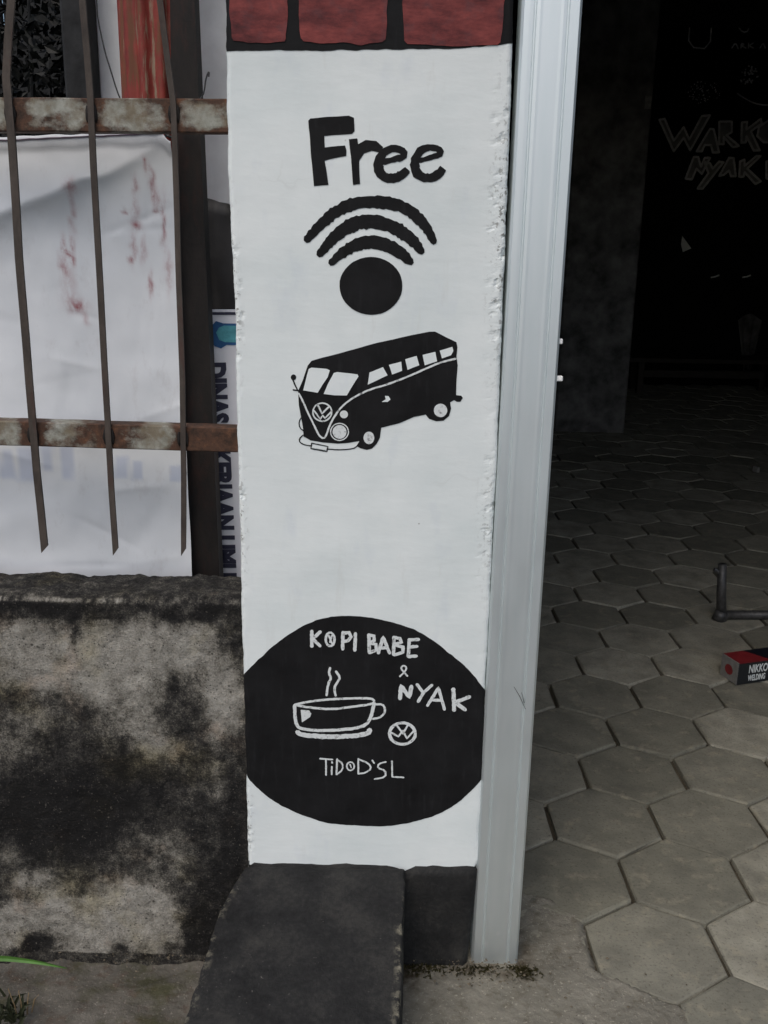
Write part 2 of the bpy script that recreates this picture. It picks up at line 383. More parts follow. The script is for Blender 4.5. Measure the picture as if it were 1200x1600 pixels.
def apron_edge():
    px = [(762, 1352), (812, 1384), (835, 1394), (872, 1404), (905, 1424), (916, 1436), (921, 1470), (930, 1508), (948, 1520), (985, 1534), (1025, 1552), (1062, 1566), (1095, 1582), (1130, 1606)]
    e = [G(*p) for p in px]
    e[0] = Vector((.15, .16, 0)); e.insert(1, Vector((.24, .155, 0)))
    e += [Vector((.62, -.20, 0)), Vector((.9, -.26, 0)), Vector((1.6, -.24, 0)), Vector((6.0, -.28, 0))]
    return e
edge = densify(apron_edge(), .02, .004, False)
def seg_dist(x, y):
    best = 9; sg = 1
    for a, b in zip(edge, edge[1:]):
        dx, dy = b.x - a.x, b.y - a.y; t = max(0, min(1, ((x - a.x) * dx + (y - a.y) * dy) / (dx * dx + dy * dy + 1e-12)))
        ex, ey = x - a.x - t * dx, y - a.y - t * dy; d = ex * ex + ey * ey
        if d < best: best = d; sg = 1 if dx * ey - dy * ex < 0 else -1
    return math.sqrt(best) * sg
xs = [.03 + .62 * i / 150 for i in range(151)] + [.70, .8, .95, 1.2, 1.6, 2.2, 3., 4., 5.6]
ys = [-.75, -.6, -.5, -.38, -.30] + [-.26 + .44 * i / 110 for i in range(111)]
V = []; Fc = []; dirt = []
for y in ys:
    for x in xs:
        d = seg_dist(x, y) + .006 * fbm(x * 45, y * 45, 2) + .004 * nz(x * 130, y * 130)
        t = smooth(-.010, .016, d)
        rim = math.exp(-((d - .012) / .014) ** 2)
        z = -.024 + t * (.0265 + .0018 * fbm(x * 30, y * 30) + .0008 * fbm(x * 120, y * 120)) + rim * .003 * (.5 + fbm(x * 25, y * 25, 7)) - (.006 if y < -.5 else 0)
        V.append((x, y, z))
        g = math.exp(-((x - .19) / .06) ** 2 - ((y + .012) / .022) ** 2) + .8 * math.exp(-((x - .255) / .014) ** 2 - ((y - .02) / .06) ** 2) + .9 * math.exp(-((x - .05) / .03) ** 2 - ((y + .03) / .06) ** 2)
        dirt.append(min(1, g * (.8 + .8 * fbm(x * 50, y * 50, 3)) + .0))
for j in range(len(ys) - 1):
    for i in range(len(xs) - 1):
        a = j * len(xs) + i; Fc.append((a, a + 1, a + len(xs) + 1, a + len(xs)))
o = mesh_obj('apron', V, Fc, MAT['apron'], smooth_=True, kind='structure')
at = o.data.attributes.new('dirt', 'FLOAT', 'POINT'); at.data.foreach_set('value', dirt)

# rough soil and broken cement in front of the low wall and round the foot of the pillar
V = []; Fc = []; nx, ny = 150, 90
for j in range(ny + 1):
    for i in range(nx + 1):
        x = -2.2 + 2.235 * (i / nx) ** .6; y = -1.2 + 1.245 * (j / ny) ** .6
        z = .004 + .006 * fbm(x * 14, y * 14) + .003 * fbm(x * 60, y * 60)
        z += -.018 - .012 * smooth(-.05, .0, y) * (.6 + 1.2 * fbm(x * 14, 3)) * smooth(-.2, -.3, x)       # mortar slope at the wall foot
        z += .012 * math.exp(-((x - .20) / .05) ** 2 - ((y + .0) / .03) ** 2) * (.5 + fbm(x * 45, y * 45))
        if x > .02: z -= .016 * smooth(.0, .05, -y - .025 + .02 * fbm(x * 20, y * 20)) * smooth(.03, .06, x)
        V.append((x, y, z))
for j in range(ny):
    for i in range(nx):
        a = j * (nx + 1) + i; Fc.append((a, a + 1, a + nx + 2, a + nx + 1))
mesh_obj('soil', V, Fc, MAT['soil'], smooth_=True, kind='structure')

# ------------------------------------------------------------------ the painted pillar
ZB = P(560, 1350).z
EL = [P(x, y) for x, y in [(351, -60), (352, 0), (353, 150), (355, 270), (359, 340), (361, 380), (366, 480), (369, 640), (373, 800), (375, 880), (376, 930), (380, 1050), (384, 1200), (387, 1345)]]
ER = [P(x, y) for x, y in [(805, -60), (803, 0), (801, 100), (799, 160), (796, 250), (792, 330), (790, 400), (786, 480), (782, 600), (776, 750), (770, 850), (766, 950), (760, 1050), (756, 1150), (753, 1250), (748, 1350)]]
def edge_x(E_, z):
    if z >= E_[0].z: return E_[0].x
    for a, b in zip(E_, E_[1:]):
        if b.z <= z <= a.z: return b.x + (a.x - b.x) * (z - b.z) / (a.z - b.z)
    return E_[-1].x
def xl(z): return edge_x(EL, z) + .0013 * fbm(z * 22, 1.3) + .0006 * nz(z * 160, 4.4)
def xr(z): return edge_x(ER, z) - .016 * smooth(ZB - .01, ZB - .03, z) + .0010 * fbm(z * 22, 8.3) + .0005 * nz(z * 170, 2.4)
def chipamt(x, z):
    dl, dr = x - xl(z), xr(z) - x
    zl = .05 + .84 * max(math.exp(-((z - 1.10) / .09) ** 2), math.exp(-((z - .78) / .08) ** 2), .8 * math.exp(-((z - .27) / .06) ** 2))
    zr = .05 + .86 * max(math.exp(-((z - 1.2) / .16) ** 2), .5 * math.exp(-((z - .8) / .1) ** 2))
    a = max(smooth(.016, .0, dl) * zl, smooth(.034, .0, dr) * zr)
    return a
def surf(x, z):
    dl, dr = x - xl(z), xr(z) - x; y = .0008 * fbm(x * 9, 0, z * 9, 2) + .0008
    d = max(0.0, min(dl, dr)); rad = .007 + .003 * nz(z * 21, 5 if dl < dr else 9)
    if d < rad: y += rad - math.sqrt(max(0, rad * rad - (rad - d) ** 2))
    c = chipamt(x, z); n = fbm(x * 70, 3, z * 55, 3)
    y += c * max(0, n - .22) * .012
    return y
pillar = None
def build_pillar():
    us = [0, .004, .010, .018, .028, .04, .055, .075, .10]; us = us + [.1 + .8 * i / 40 for i in range(1, 40)] + [1 - u for u in us[::-1]]
    zs = [-.05 + (ZB + .01 + .05) * i / 8 for i in range(8)] + [ZB + .01 + (1.56 - ZB - .01) * i / 420 for i in range(421)] + [1.7, 1.9, 2.1, 2.34]
    V = []; Fc = []; chip = []; nu = len(us)
    for z in zs:
        a, b = xl(z), xr(z)
        V.append((a - .0005, .32, z)); chip.append(0)
        V.append((a - .0002, .05, z)); chip.append(.2)
        for u in us:
            x = a + (b - a) * u; V.append((x, surf(x, z), z)); chip.append(chipamt(x, z) * 1.1)
        V.append((b + .0002, .05, z)); chip.append(.2)
        V.append((b + .0005, .32, z)); chip.append(0)
    m = nu + 4
    for j in range(len(zs) - 1):
        for i in range(m):
            a = j * m + i; b = j * m + (i + 1) % m; Fc.append((a, b, b + m, a + m))
    Fc.append(tuple(range(m))[::-1]); t = (len(zs) - 1) * m; Fc.append(tuple(range(t, t + m)))
    o = mesh_obj('pillar', V, Fc, MAT['white'], label='white painted pillar with black wifi, van and coffee drawings', cat='pillar')
    at = o.data.attributes.new('chip', 'FLOAT', 'POINT'); at.data.foreach_set('value', chip)
    return o
pillar = build_pillar()

# flat painted marks that follow the wall surface
def Z4(u, v): return P(340 + u / 2.4, v / 2.4)
def Z5(u, v): return P(420 + u / 3.529, 480 + v / 3.529)
def Z6(u, v): return P(360 + u / 2.727, 940 + v / 2.727)
PXM = (P(600, 900) - P(601, 900)).length        # metres per photo pixel on the face
def chaikin(p, closed, it=1):
    for _ in range(it):
        q = []; n = len(p)
        if not closed: q.append(p[0])
        for i in range(n if closed else n - 1):
            a, b = p[i], p[(i + 1) % n]; q += [a.lerp(b, .25), a.lerp(b, .75)]
        if not closed: q.append(p[-1])
        p = q
    return p
class Marks:
    def __init__(s, level): s.bm = bmesh.new(); s.lv = level; s.k = 0; s.sd = random.random() * 50
    def off(s): s.k += 1; return s.lv + s.k * 1.2e-5
    def fill(s, pts, sm=1, jit=.0005, step=.004, edge_fit=False):
        p = chaikin([Vector(q) for q in pts], True, sm) if sm else [Vector(q) for q in pts]
        p = densify(p, step, jit, True, s.sd); off = s.off()
        if edge_fit: p = [Vector((min(max(q.x, xl(q.z) + .0002), xr(q.z) - .0002), 0, q.z)) for q in p]
        b2 = bmesh.new(); f = b2.faces.new([b2.verts.new((q.x, 0, q.z)) for q in p])
        xs = [q.x for q in p]; zs = [q.z for q in p]; g = .012
        fine = []
        if edge_fit: fine = [min(xs) + .0012 * k for k in range(1, 12)] + [max(xs) - .0012 * k for k in range(1, 12)]
        for ax, cuts in ((0, [min(xs) + g * k for k in range(1, 1 + int((max(xs) - min(xs)) / g))] + fine), (2, [min(zs) + g * k for k in range(1, 1 + int((max(zs) - min(zs)) / g))])):
            for t in cuts:
                co = [0, 0, 0]; no = [0, 0, 0]; co[ax] = t; no[ax] = 1
                bmesh.ops.bisect_plane(b2, geom=b2.verts[:] + b2.edges[:] + b2.faces[:], plane_co=co, plane_no=no)
        bmesh.ops.triangulate(b2, faces=b2.faces[:])
        mp = {}
        for v in b2.verts: mp[v] = s.bm.verts.new((v.co.x, surf(v.co.x, v.co.z) - off, v.co.z))
        for f in b2.faces: s.bm.faces.new([mp[v] for v in f.verts])
        b2.free()
    def disc(s, c, rx, ry, cv, n=28): s.fill([cv(c[0] + rx * math.cos(2 * math.pi * i / n), c[1] + ry * math.sin(2 * math.pi * i / n)) for i in range(n)], 0)
    def stroke(s, pts, w, closed=False, sm=1, jit=.30, caps=True):
        # pts: world points, w: metres (one value or one per point)
        ws = w if isinstance(w, (list, tuple)) else [w] * len(pts)
        p = [Vector((q.x, q.z, ww)) for q, ww in zip(pts, ws)]
        if sm: p = chaikin(p, closed, sm)
        d = []; n = len(p)
        for i in range(n if closed else n - 1):
            a, b = p[i], p[(i + 1) % n]; m = max(1, int((b.xy - a.xy).length / .003))
            for j in range(m): d.append(a.lerp(b, j / m))
        d.append(p[0].copy() if closed else p[-1]); off = s.off(); n = len(d); L = []
        for i in range(n):
            t = d[min(i + 1, n - 1)].xy - d[max(i - 1, 0)].xy
            if closed and i in (0, n - 1): t = d[1].xy - d[n - 2].xy
            if t.length < 1e-9: t = Vector((1, 0))
            t.normalize(); nn = Vector((-t.y, t.x)); h = d[i].z / 2
            ja = 1 + jit * nz(d[i].x * 260, d[i].y * 260, s.sd); jb = 1 + jit * nz(d[i].x * 260, d[i].y * 260, s.sd + 30)
            L.append((d[i].xy + nn * h * ja, d[i].xy - nn * h * jb, t, d[i].xy, h))
        def vv(q, i): return s.bm.verts.new((q.x, surf(q.x, q.y) - off - i * 2e-6, q.y))
        A = [(vv(a, i), vv(b, i)) for i, (a, b, *_r2) in enumerate(L)]
        for i in range(n - 1): s.bm.faces.new((A[i][0], A[i + 1][0], A[i + 1][1], A[i][1]))
        if caps and not closed:
            for i, sg in ((0, -1), (n - 1, 1)):
                a, b, t, c, h = L[i]; e1 = c + t * sg * h * .8 + (a - c) * .45; e2 = c + t * sg * h * .8 + (b - c) * .45
                s.bm.faces.new((A[i][0], vv(e1, i), vv(e2, i), A[i][1]))
    def done(s, name, mat, parent, **k):
        bmesh.ops.recalc_face_normals(s.bm, faces=s.bm.faces[:])
        return bm_obj(name, s.bm, mat, parent, **k)
def S(cv, pts): return [cv(*p[:2]) for p in pts]
B0, W1 = .0007, .0016
# faux brick band at the top
bt = P(400, 80).z
m = Marks(B0)
top = [P(352, 80), P(420, 79), P(500, 79), P(620, 77), P(700, 76), P(770, 71), P(799, 66)]
zb_top = 2.32
pts = [Vector((xl(q.z) + .0006, 0, q.z)) if i == 0 else q for i, q in enumerate(top[:-1])]
zq = [top[-1].z + i * .004 for i in range(30)] + [1.7, 1.9, zb_top]
pts += [Vector((xr(z_) + .002, 0, z_)) for z_ in zq] + [Vector((xl(z_) - .002, 0, z_)) for z_ in zq[::-1]]
m.fill(pts, 0, .0011, .003, True)
band = m.done('brick_band', MAT['black'], pillar, label='black painted mortar band')
def brick_piece(x0, x1, z0, z1, sd):
    pr = [Vector((x0, 0, z0)), Vector((x1, 0, z0)), Vector((x1, 0, z1)), Vector((x0, 0, z1))]
    pr = chaikin([p for a, b in zip(pr, pr[1:] + pr[:1]) for p in (a.lerp(b, .06), a.lerp(b, .94))], True, 1)
    m = Marks(.0017); m.sd = sd; m.fill(pr, 0, .0022, .005); return m.done('brick', MAT['brick'], pillar)
zlo = P(530, 68).z; hgt = .112; gap = .018
row0 = [(P(360, 40).x, P(449, 40).x), (P(467, 40).x, P(605, 40).x), (P(630, 40).x, P(786, 40).x)]
row1 = [(row0[0][0], row0[0][0] + .145), (row0[0][0] + .165, row0[0][0] + .295), (row0[0][0] + .315, row0[2][1])]
for k in range(6):
    for (a, b) in (row0 if k % 2 == 0 else row1):
        brick_piece(a, b, zlo + k * (hgt + gap), zlo + k * (hgt + gap) + hgt, k * 3.1 + a * 9)

# "Free"
px24 = PXM / 2.4
m = Marks(B0)
m.fill(S(Z4, [(340, 452), (348, 444), (420, 438), (492, 433), (512, 441), (513, 492), (503, 502), (400, 509), (402, 553), (478, 545), (483, 562), (482, 585), (402, 602), (416, 693), (361, 698), (352, 600), (346, 520)]), 0)
m.fill(S(Z4, [(493, 522), (524, 519), (527, 541), (555, 525), (595, 529), (622, 551), (606, 572), (577, 566), (548, 576), (531, 602), (534, 690), (508, 693), (500, 600)]), 0)
def wstroke(mk, cv, pts, px, **k): mk.stroke([cv(a, b) for a, b, c in pts], [c * px for a, b, c in pts], **k)
wstroke(m, Z4, [(605, 610, 18), (650, 601, 18), (700, 588, 22), (700, 570, 22), (675, 557, 22), (645, 558, 24), (618, 577, 28), (601, 610, 33), (606, 645, 33), (630, 668, 30), (668, 668, 29), (698, 651, 30), (712, 634, 22)], px24, caps=False)
wstroke(m, Z4, [(740, 605, 16), (785, 595, 16), (834, 580, 20), (838, 566, 20), (815, 553, 20), (780, 553, 22), (754, 572, 27), (737, 608, 32), (743, 645, 32), (768, 666, 30), (805, 667, 29), (832, 650, 30), (846, 630, 22)], px24, caps=False)
m.done('painted_lettering', MAT['black'], pillar, label='black hand-painted word Free')
m = Marks(B0)
wstroke(m, Z4, [(336, 898, 26), (385, 842, 36), (440, 795, 38), (510, 761, 40), (590, 756, 40), (660, 762, 40), (720, 788, 40), (765, 830, 36), (795, 872, 30), (810, 906, 22)], px24)
wstroke(m, Z4, [(383, 952, 26), (425, 900, 38), (480, 854, 44), (530, 833, 46), (590, 830, 46), (650, 845, 44), (700, 876, 42), (738, 908, 38), (765, 942, 24)], px24)
wstroke(m, Z4, [(427, 985, 24), (470, 944, 36), (530, 913, 44), (580, 907, 44), (640, 920, 44), (690, 950, 40), (723, 982, 26)], px24)
m.disc((575, 1072), 118, 109, Z4, 40)
m.done('wifi_symbol', MAT['black'], pillar, label='black painted wifi arcs over a dot')

# van drawing
px35 = PXM / 3.529
m = Marks(B0)
m.fill(S(Z5, [(165, 455), (190, 395), (215, 320), (235, 295), (360, 262), (460, 235), (600, 195), (760, 160), (885, 135), (915, 135), (1010, 180), (1035, 192), (1040, 220), (1035, 270), (1042, 320), (1035, 400), (1033, 484), (1062, 488), (1070, 500), (1056, 522), (1036, 522), (1022, 512), (1000, 525), (1005, 560), (995, 600), (965, 625), (925, 629), (885, 615), (865, 592), (800, 605), (720, 640), (620, 665), (612, 720), (595, 755), (570, 780), (540, 787), (505, 778), (488, 768), (500, 738), (440, 748), (380, 752), (300, 745), (230, 735), (190, 712), (190, 680), (178, 600), (165, 540), (162, 470)]), 0, .0004)
def bstroke(mk, cv, w, px, *lines, **k):
    for ln in lines: mk.stroke([cv(*q) for q in ln], w * px, **k)
bstroke(m, Z5, 6, px35, [(187, 706), (168, 725), (170, 746), (200, 760), (240, 766)], [(322, 782), (380, 787), (440, 784), (480, 775), (500, 745)], [(182, 605), (166, 630), (170, 665), (192, 682)])
bstroke(m, Z5, 6, px35, [(236, 750), (326, 768), (320, 796), (232, 780), (236, 750)], sm=0)
bstroke(m, Z5, 8, px35, [(133, 400), (143, 425), (157, 455)], [(135, 455), (162, 460)])
m.disc((136, 386), 15, 16, Z5, 12)
van = m.done('painted_van', MAT['black'], pillar, label='black painted bus seen from its front corner')
m = Marks(W1)
for q in ([(220, 340), (235, 333), (320, 340), (336, 348), (325, 385), (298, 425), (270, 472), (190, 458), (205, 400)], [(358, 362), (378, 357), (490, 370), (495, 382), (470, 420), (430, 486), (360, 485), (302, 478), (325, 425)],
          [(555, 360), (630, 330), (655, 375), (545, 427)], [(662, 318), (730, 300), (735, 350), (680, 370)], [(752, 287), (815, 268), (830, 320), (765, 345)], [(848, 262), (918, 245), (928, 298), (860, 320)], [(942, 238), (1012, 218), (1018, 240), (1005, 265), (955, 282)],
          [(622, 522), (645, 507), (640, 488), (660, 489), (671, 508), (655, 522)], [(242, 756), (320, 772), (316, 788), (238, 774)]):
    m.fill(S(Z5, q), 0, .0003)
m.done('window', MAT['white'], van, label='white windows of the painted bus')
m = Marks(W1)
bstroke(m, Z5, 10, px35, [(1030, 283), (940, 305), (850, 345), (760, 385), (640, 430), (560, 452), (500, 480), (440, 515), (395, 555), (360, 605), (335, 650), (320, 700), (302, 727), (275, 705), (250, 650), (215, 580), (185, 510), (165, 475)])
ell = lambda c, rx, ry, n=24: [(c[0] + rx * math.cos(2 * math.pi * i / n), c[1] + ry * math.sin(2 * math.pi * i / n)) for i in range(n)]
bstroke(m, Z5, 8, px35, ell((295, 578), 52, 50), closed=True, sm=0); bstroke(m, Z5, 6, px35, ell((390, 687), 49, 47), closed=True, sm=0)
bstroke(m, Z5, 9, px35, [(272, 542), (293, 586), (332, 548)], [(250, 570), (284, 617), (297, 596), (310, 612), (343, 578)], sm=0)
m.disc((414, 591), 23, 22, Z5, 18); m.disc((390, 688), 39, 38, Z5, 22); m.disc((553, 720), 30, 34, Z5, 20); m.disc((947, 568), 37, 38, Z5, 20)
m.done('trim_line', MAT['wpaint'], van, label='white trim line, round badge, lamps and wheel hubs')

# coffee roundel
px27 = PXM / 2.727
m = Marks(B0)
rp = [(50, 340), (72, 300), (105, 262), (160, 208), (230, 152), (310, 102), (380, 74), (450, 62), (530, 60), (620, 72), (720, 95), (800, 125), (870, 170), (940, 225), (1005, 278), (1056, 340), (1082, 390), (1088, 440), (1085, 520), (1080, 600), (1075, 680), (1074, 745), (1028, 805), (966, 862), (884, 910), (780, 940), (660, 960), (550, 955), (440, 950), (360, 930), (280, 900), (200, 862), (126, 806), (78, 748), (62, 710), (60, 600), (55, 500), (50, 400)]
rw = [Vector((q.x - .003 if q.x < -.208 else (q.x + .004 if q.x > .160 else q.x), 0, q.z)) for q in S(Z6, rp)]
m.fill(rw, 1, .0008, .0025, True)
rnd_o = m.done('painted_roundel', MAT['black'], pillar, label='black painted round coffee emblem')
m = Marks(W1)
bstroke(m, Z6, 15, px27, [(347, 125), (347, 190)], [(383, 128), (351, 158), (382, 188)], [(480, 130), (478, 202)], [(480, 133), (505, 131), (514, 149), (502, 165), (480, 170)], [(533, 135), (530, 207)],
        [(590, 140), (592, 215)], [(590, 142), (612, 145), (613, 165), (594, 175)], [(594, 175), (620, 181), (622, 205), (592, 217)], [(630, 218), (651, 150), (678, 218)], [(638, 196), (668, 196)], [(697, 150), (695, 224)], [(697, 152), (722, 155), (729, 172), (700, 182)], [(700, 183), (735, 192), (736, 215), (697, 226)],
        [(762, 160), (758, 233)], [(762, 162), (802, 160)], [(760, 192), (795, 190)], [(758, 233), (792, 231)], sm=0)
bstroke(m, Z6, 11, px27, ell((425, 160), 19, 29, 14), closed=True, sm=0); bstroke(m, Z6, 8, px27, [(418, 142), (426, 160), (433, 178)], [(432, 145), (424, 172)])
bstroke(m, Z6, 8, px27, [(754, 316), (732, 292), (727, 279), (738, 271), (751, 279), (745, 296), (722, 318)])
bstroke(m, Z6, 18, px27, [(722, 412), (727, 357), (763, 407), (771, 360)], [(950, 372), (953, 462)], [(1018, 405), (958, 428), (1000, 460)], sm=0)
bstroke(m, Z6, 14, px27, [(795, 352), (822, 387)], [(858, 355), (822, 388), (800, 425)], [(840, 442), (886, 366), (912, 458)], [(862, 418), (902, 421)], sm=0)
m.done('emblem_lettering', MAT['wpaint'], rnd_o, label='white words KOPI BABE & NYAK')
m = Marks(W1)
bstroke(m, Z6, 8, px27, [(382, 668), (435, 672)], [(407, 670), (408, 738)], [(432, 702), (432, 736)], [(433, 682), (434, 687)], [(455, 670), (452, 735)], [(545, 668), (545, 732)], [(605, 675), (613, 687)], [(688, 678), (690, 745), (738, 748)], sm=0)
bstroke(m, Z6, 8, px27, [(455, 672), (478, 688), (480, 714), (453, 735)], [(545, 670), (590, 688), (601, 710), (577, 728), (545, 732)], [(662, 682), (632, 689), (627, 708), (660, 718), (662, 746), (615, 755)])
bstroke(m, Z6, 7, px27, ell((512, 700), 16, 18, 12), closed=True, sm=0); bstroke(m, Z6, 6, px27, [(510, 692), (515, 706)])
m.done('emblem_signature', MAT['wpaint'], rnd_o, label="thin white letters TiDOD'SL")
m = Marks(W1)
bstroke(m, Z6, 11, px27, [(275, 438), (330, 425), (420, 415), (520, 411), (600, 411), (617, 424), (600, 437), (520, 447), (430, 458), (340, 450), (285, 441)])
bstroke(m, Z6, 15, px27, [(274, 440), (276, 500), (285, 530), (300, 540), (360, 549), (450, 546), (530, 540), (580, 525), (600, 490), (613, 430)])
bstroke(m, Z6, 23, px27, [(286, 555), (300, 566), (360, 573), (450, 575), (540, 570), (588, 560), (594, 546)])
bstroke(m, Z6, 10, px27, [(618, 437), (648, 436), (660, 455), (655, 478), (635, 494), (608, 499)])
bstroke(m, Z6, 11, px27, [(425, 282), (419, 305), (430, 325), (416, 350), (410, 398)], [(450, 297), (468, 322), (455, 345), (442, 365), (448, 400)])
m.fill(S(Z6, [(300, 460), (335, 462), (345, 475), (340, 490), (305, 514)]), 0, .0003)
bstroke(m, Z6, 14, px27, ell((733, 561), 55, 46, 22), closed=True, sm=0)
bstroke(m, Z6, 9, px27, [(708, 524), (735, 562), (757, 522)], [(684, 556), (716, 574), (735, 548), (752, 582), (782, 548)], sm=0)
m.done('cup_drawing', MAT['wpaint'], rnd_o, label='white outline of a steaming cup and round badge')
# black plinth at the foot of the pillar
bm = bmesh.new()
V = []; Fc = []; nx, nzn = 40, 26
xa, xb = -.214, P(746, 1400).x
for j in range(nzn + 1):
    for i in range(nx + 1):
        x = xa + (xb - xa) * i / nx; zt = ZB + .004 * fbm(x * 30, 2) - .006 * smooth(xb - .012, xb, x) - (.012 * math.exp(-((x - .045) / .012) ** 2))
        zb = .0 + .004 * fbm(x * 40, 7); z = zb - .03 + (zt - zb + .03) * j / nzn
        y = -.008 + .002 * fbm(x * 25, 0, z * 25); ed = min(xb - x, x - xa, zt - z)
        xx = x - (1 - (z / ZB)) * .012 * smooth(xb - .05, xb, x)
        if ed < .008: y += (.008 - ed) * 1.4
        V.append((xx, y, z))
b0 = len(V); n1 = nx + 1
for j in range(nzn):
    for i in range(nx):
        a = j * n1 + i; Fc.append((a, a + 1, a + n1 + 1, a + n1))
plinth = mesh_obj('plinth', V, Fc, MAT['kerb'], pillar, smooth_=True, label='black painted foot of the pillar')

# ------------------------------------------------------------------ black kerb block running out from the pillar
def kerb_block():
    pt = Vector((0, 0, ZB + .002)); nn = Vector((0, -.22, 1)).normalized()
    Lp = [PL(*q, pt, nn) for q in [(386, 1349), (362, 1384), (342, 1420), (327, 1468), (311, 1522), (285, 1600), (262, 1672)]]
    Rp = [PL(*q, pt, nn) for q in [(631, 1350), (633, 1380), (632, 1420), (630, 1468), (628, 1522), (624, 1600), (620, 1672)]]
    # resample along y
    def xat(Q, y):
        for a, b in zip(Q, Q[1:]):
            if b.y <= y <= a.y: return a.x + (b.x - a.x) * (a.y - y) / (a.y - b.y)
        return Q[-1].x + (y - Q[-1].y) * (Q[-2].x - Q[-1].x) / (Q[-2].y - Q[-1].y) if y < Q[-1].y else Q[0].x
    V = []; Fc = []; worn = []; ny = 90; prof = [(0, -1), (0, -.5), (.0, -.08), (.004, -.014), (.012, -.003), (.05, 0)] + [(.05 + .9 * i / 24, 0) for i in range(1, 24)] + [(.95, 0), (.988, -.003), (.996, -.012), (1., -.03), (1., -.5), (1.0, -1)]
    for j in range(ny + 1):
        y = .0 - .62 * j / ny; a, b = xat(Lp, y), xat(Rp, y); z0 = pt.z + .22 * y
        z0 -= .010 * smooth(.012, .0, -y)
        for (u, d) in prof:
            x = a + (b - a) * u; z = z0 + (d * .12 if d > -.5 else (-.10 if d > -.9 else -z0 - .05))
            top = 1 if d > -.03 else .6
            z += top * (.0018 * fbm(x * 22, y * 22) + .0010 * fbm(x * 80, y * 80)) if d > -.9 else 0
            xx = x + .0035 * fbm(y * 28, u * 3, z * 15) * (1 if u < .06 or u > .94 else 0)
            if u < .02 and d < -.4: xx -= .02
            V.append((xx, y, z)); worn.append(max(smooth(.04, .0, u) * .7, smooth(.965, .99, u) * smooth(-.03, -.10, y) * .9) * smooth(-.01, -.06, y) if d > -.2 else .15)
    n = len(prof)
    for j in range(ny):
        for i in range(n - 1):
            a = j * n + i; Fc.append((a, a + 1, a + n + 1, a + n))
    Fc.append(tuple(range(n))); t = ny * n; Fc.append(tuple(range(t, t + n))[::-1])
    o = mesh_obj('kerb_block', V, Fc, MAT['kerb'], smooth_=True, label='black painted concrete kerb block at the foot of the white pillar', cat='kerb')
    at = o.data.attributes.new('worn', 'FLOAT', 'POINT'); at.data.foreach_set('value', worn)
kerb_block()

# ------------------------------------------------------------------ steel channel post beside the pillar
def channel_post():
    x0, x1 = .1672, .2440; dpt = .045
    c = [(x1 - .020, dpt), (x1, dpt), (x1, .003), (x1 - .003, 0), (x1 - .0145, 0), (x1 - .0158, .0019), (x1 - .0182, .0019), (x1 - .0195, 0), (x1 - .023, -.0002), (x1 - .027, 0),
         (x0 + .027, 0), (x0 + .0235, -.0002), (x0 + .0195, 0), (x0 + .0182, .0019), (x0 + .0158, .0019), (x0 + .0145, 0), (x0 + .010, -.0001), (x0 + .003, 0), (x0, .003), (x0, dpt), (x0 + .020, dpt)]
    zs = [0 + 2.34 * i / 60 for i in range(61)]; th = .0016
    bm = bmesh.new(); rows = []
    for z in zs:
        w1 = .0004 * nz(z * 2, 1); zb = z
        r = [bm.verts.new((x + w1 + (z - 1.5) * .0025, y + .0002 * nz(z * 2, x * 3), zb)) for x, y in c]; rows.append(r)
    for j in range(len(zs) - 1):
        for i in range(len(c) - 1): bm.faces.new((rows[j][i], rows[j][i + 1], rows[j + 1][i + 1], rows[j + 1][i]))
    e = empty('steel_channel', (.205, .02, 0), label='grey galvanised steel channel post standing beside the white pillar', cat='steel post')
    cb = bm_obj('channel_body', bm, MAT['channel'], e); md = cb.modifiers.new('sheet', 'SOLIDIFY'); md.thickness = th; md.offset = 0
    for py in (533, 591):
        p = P(878, py, .012); box('light_spot', (p.x - .012, .006, p.z - .0038), (p.x + .0005, .014, p.z + .0038), MAT['light_spot'], e, .0012)  # white blocks stand in for daylight seen through a slit
    for pts in ([(803, 1073), (812, 1088), (821, 1108)], [(815, 1082), (819, 1098)]):
        bm = bmesh.new(); tube(bm, [P(*q, -.0012) for q in pts], [.0003, .0006, .0003][:len(pts)], 5); bm_obj('scratch', bm, MAT['wire'], e, label='dark scratch near the lower edge')
    return e
channel_post()

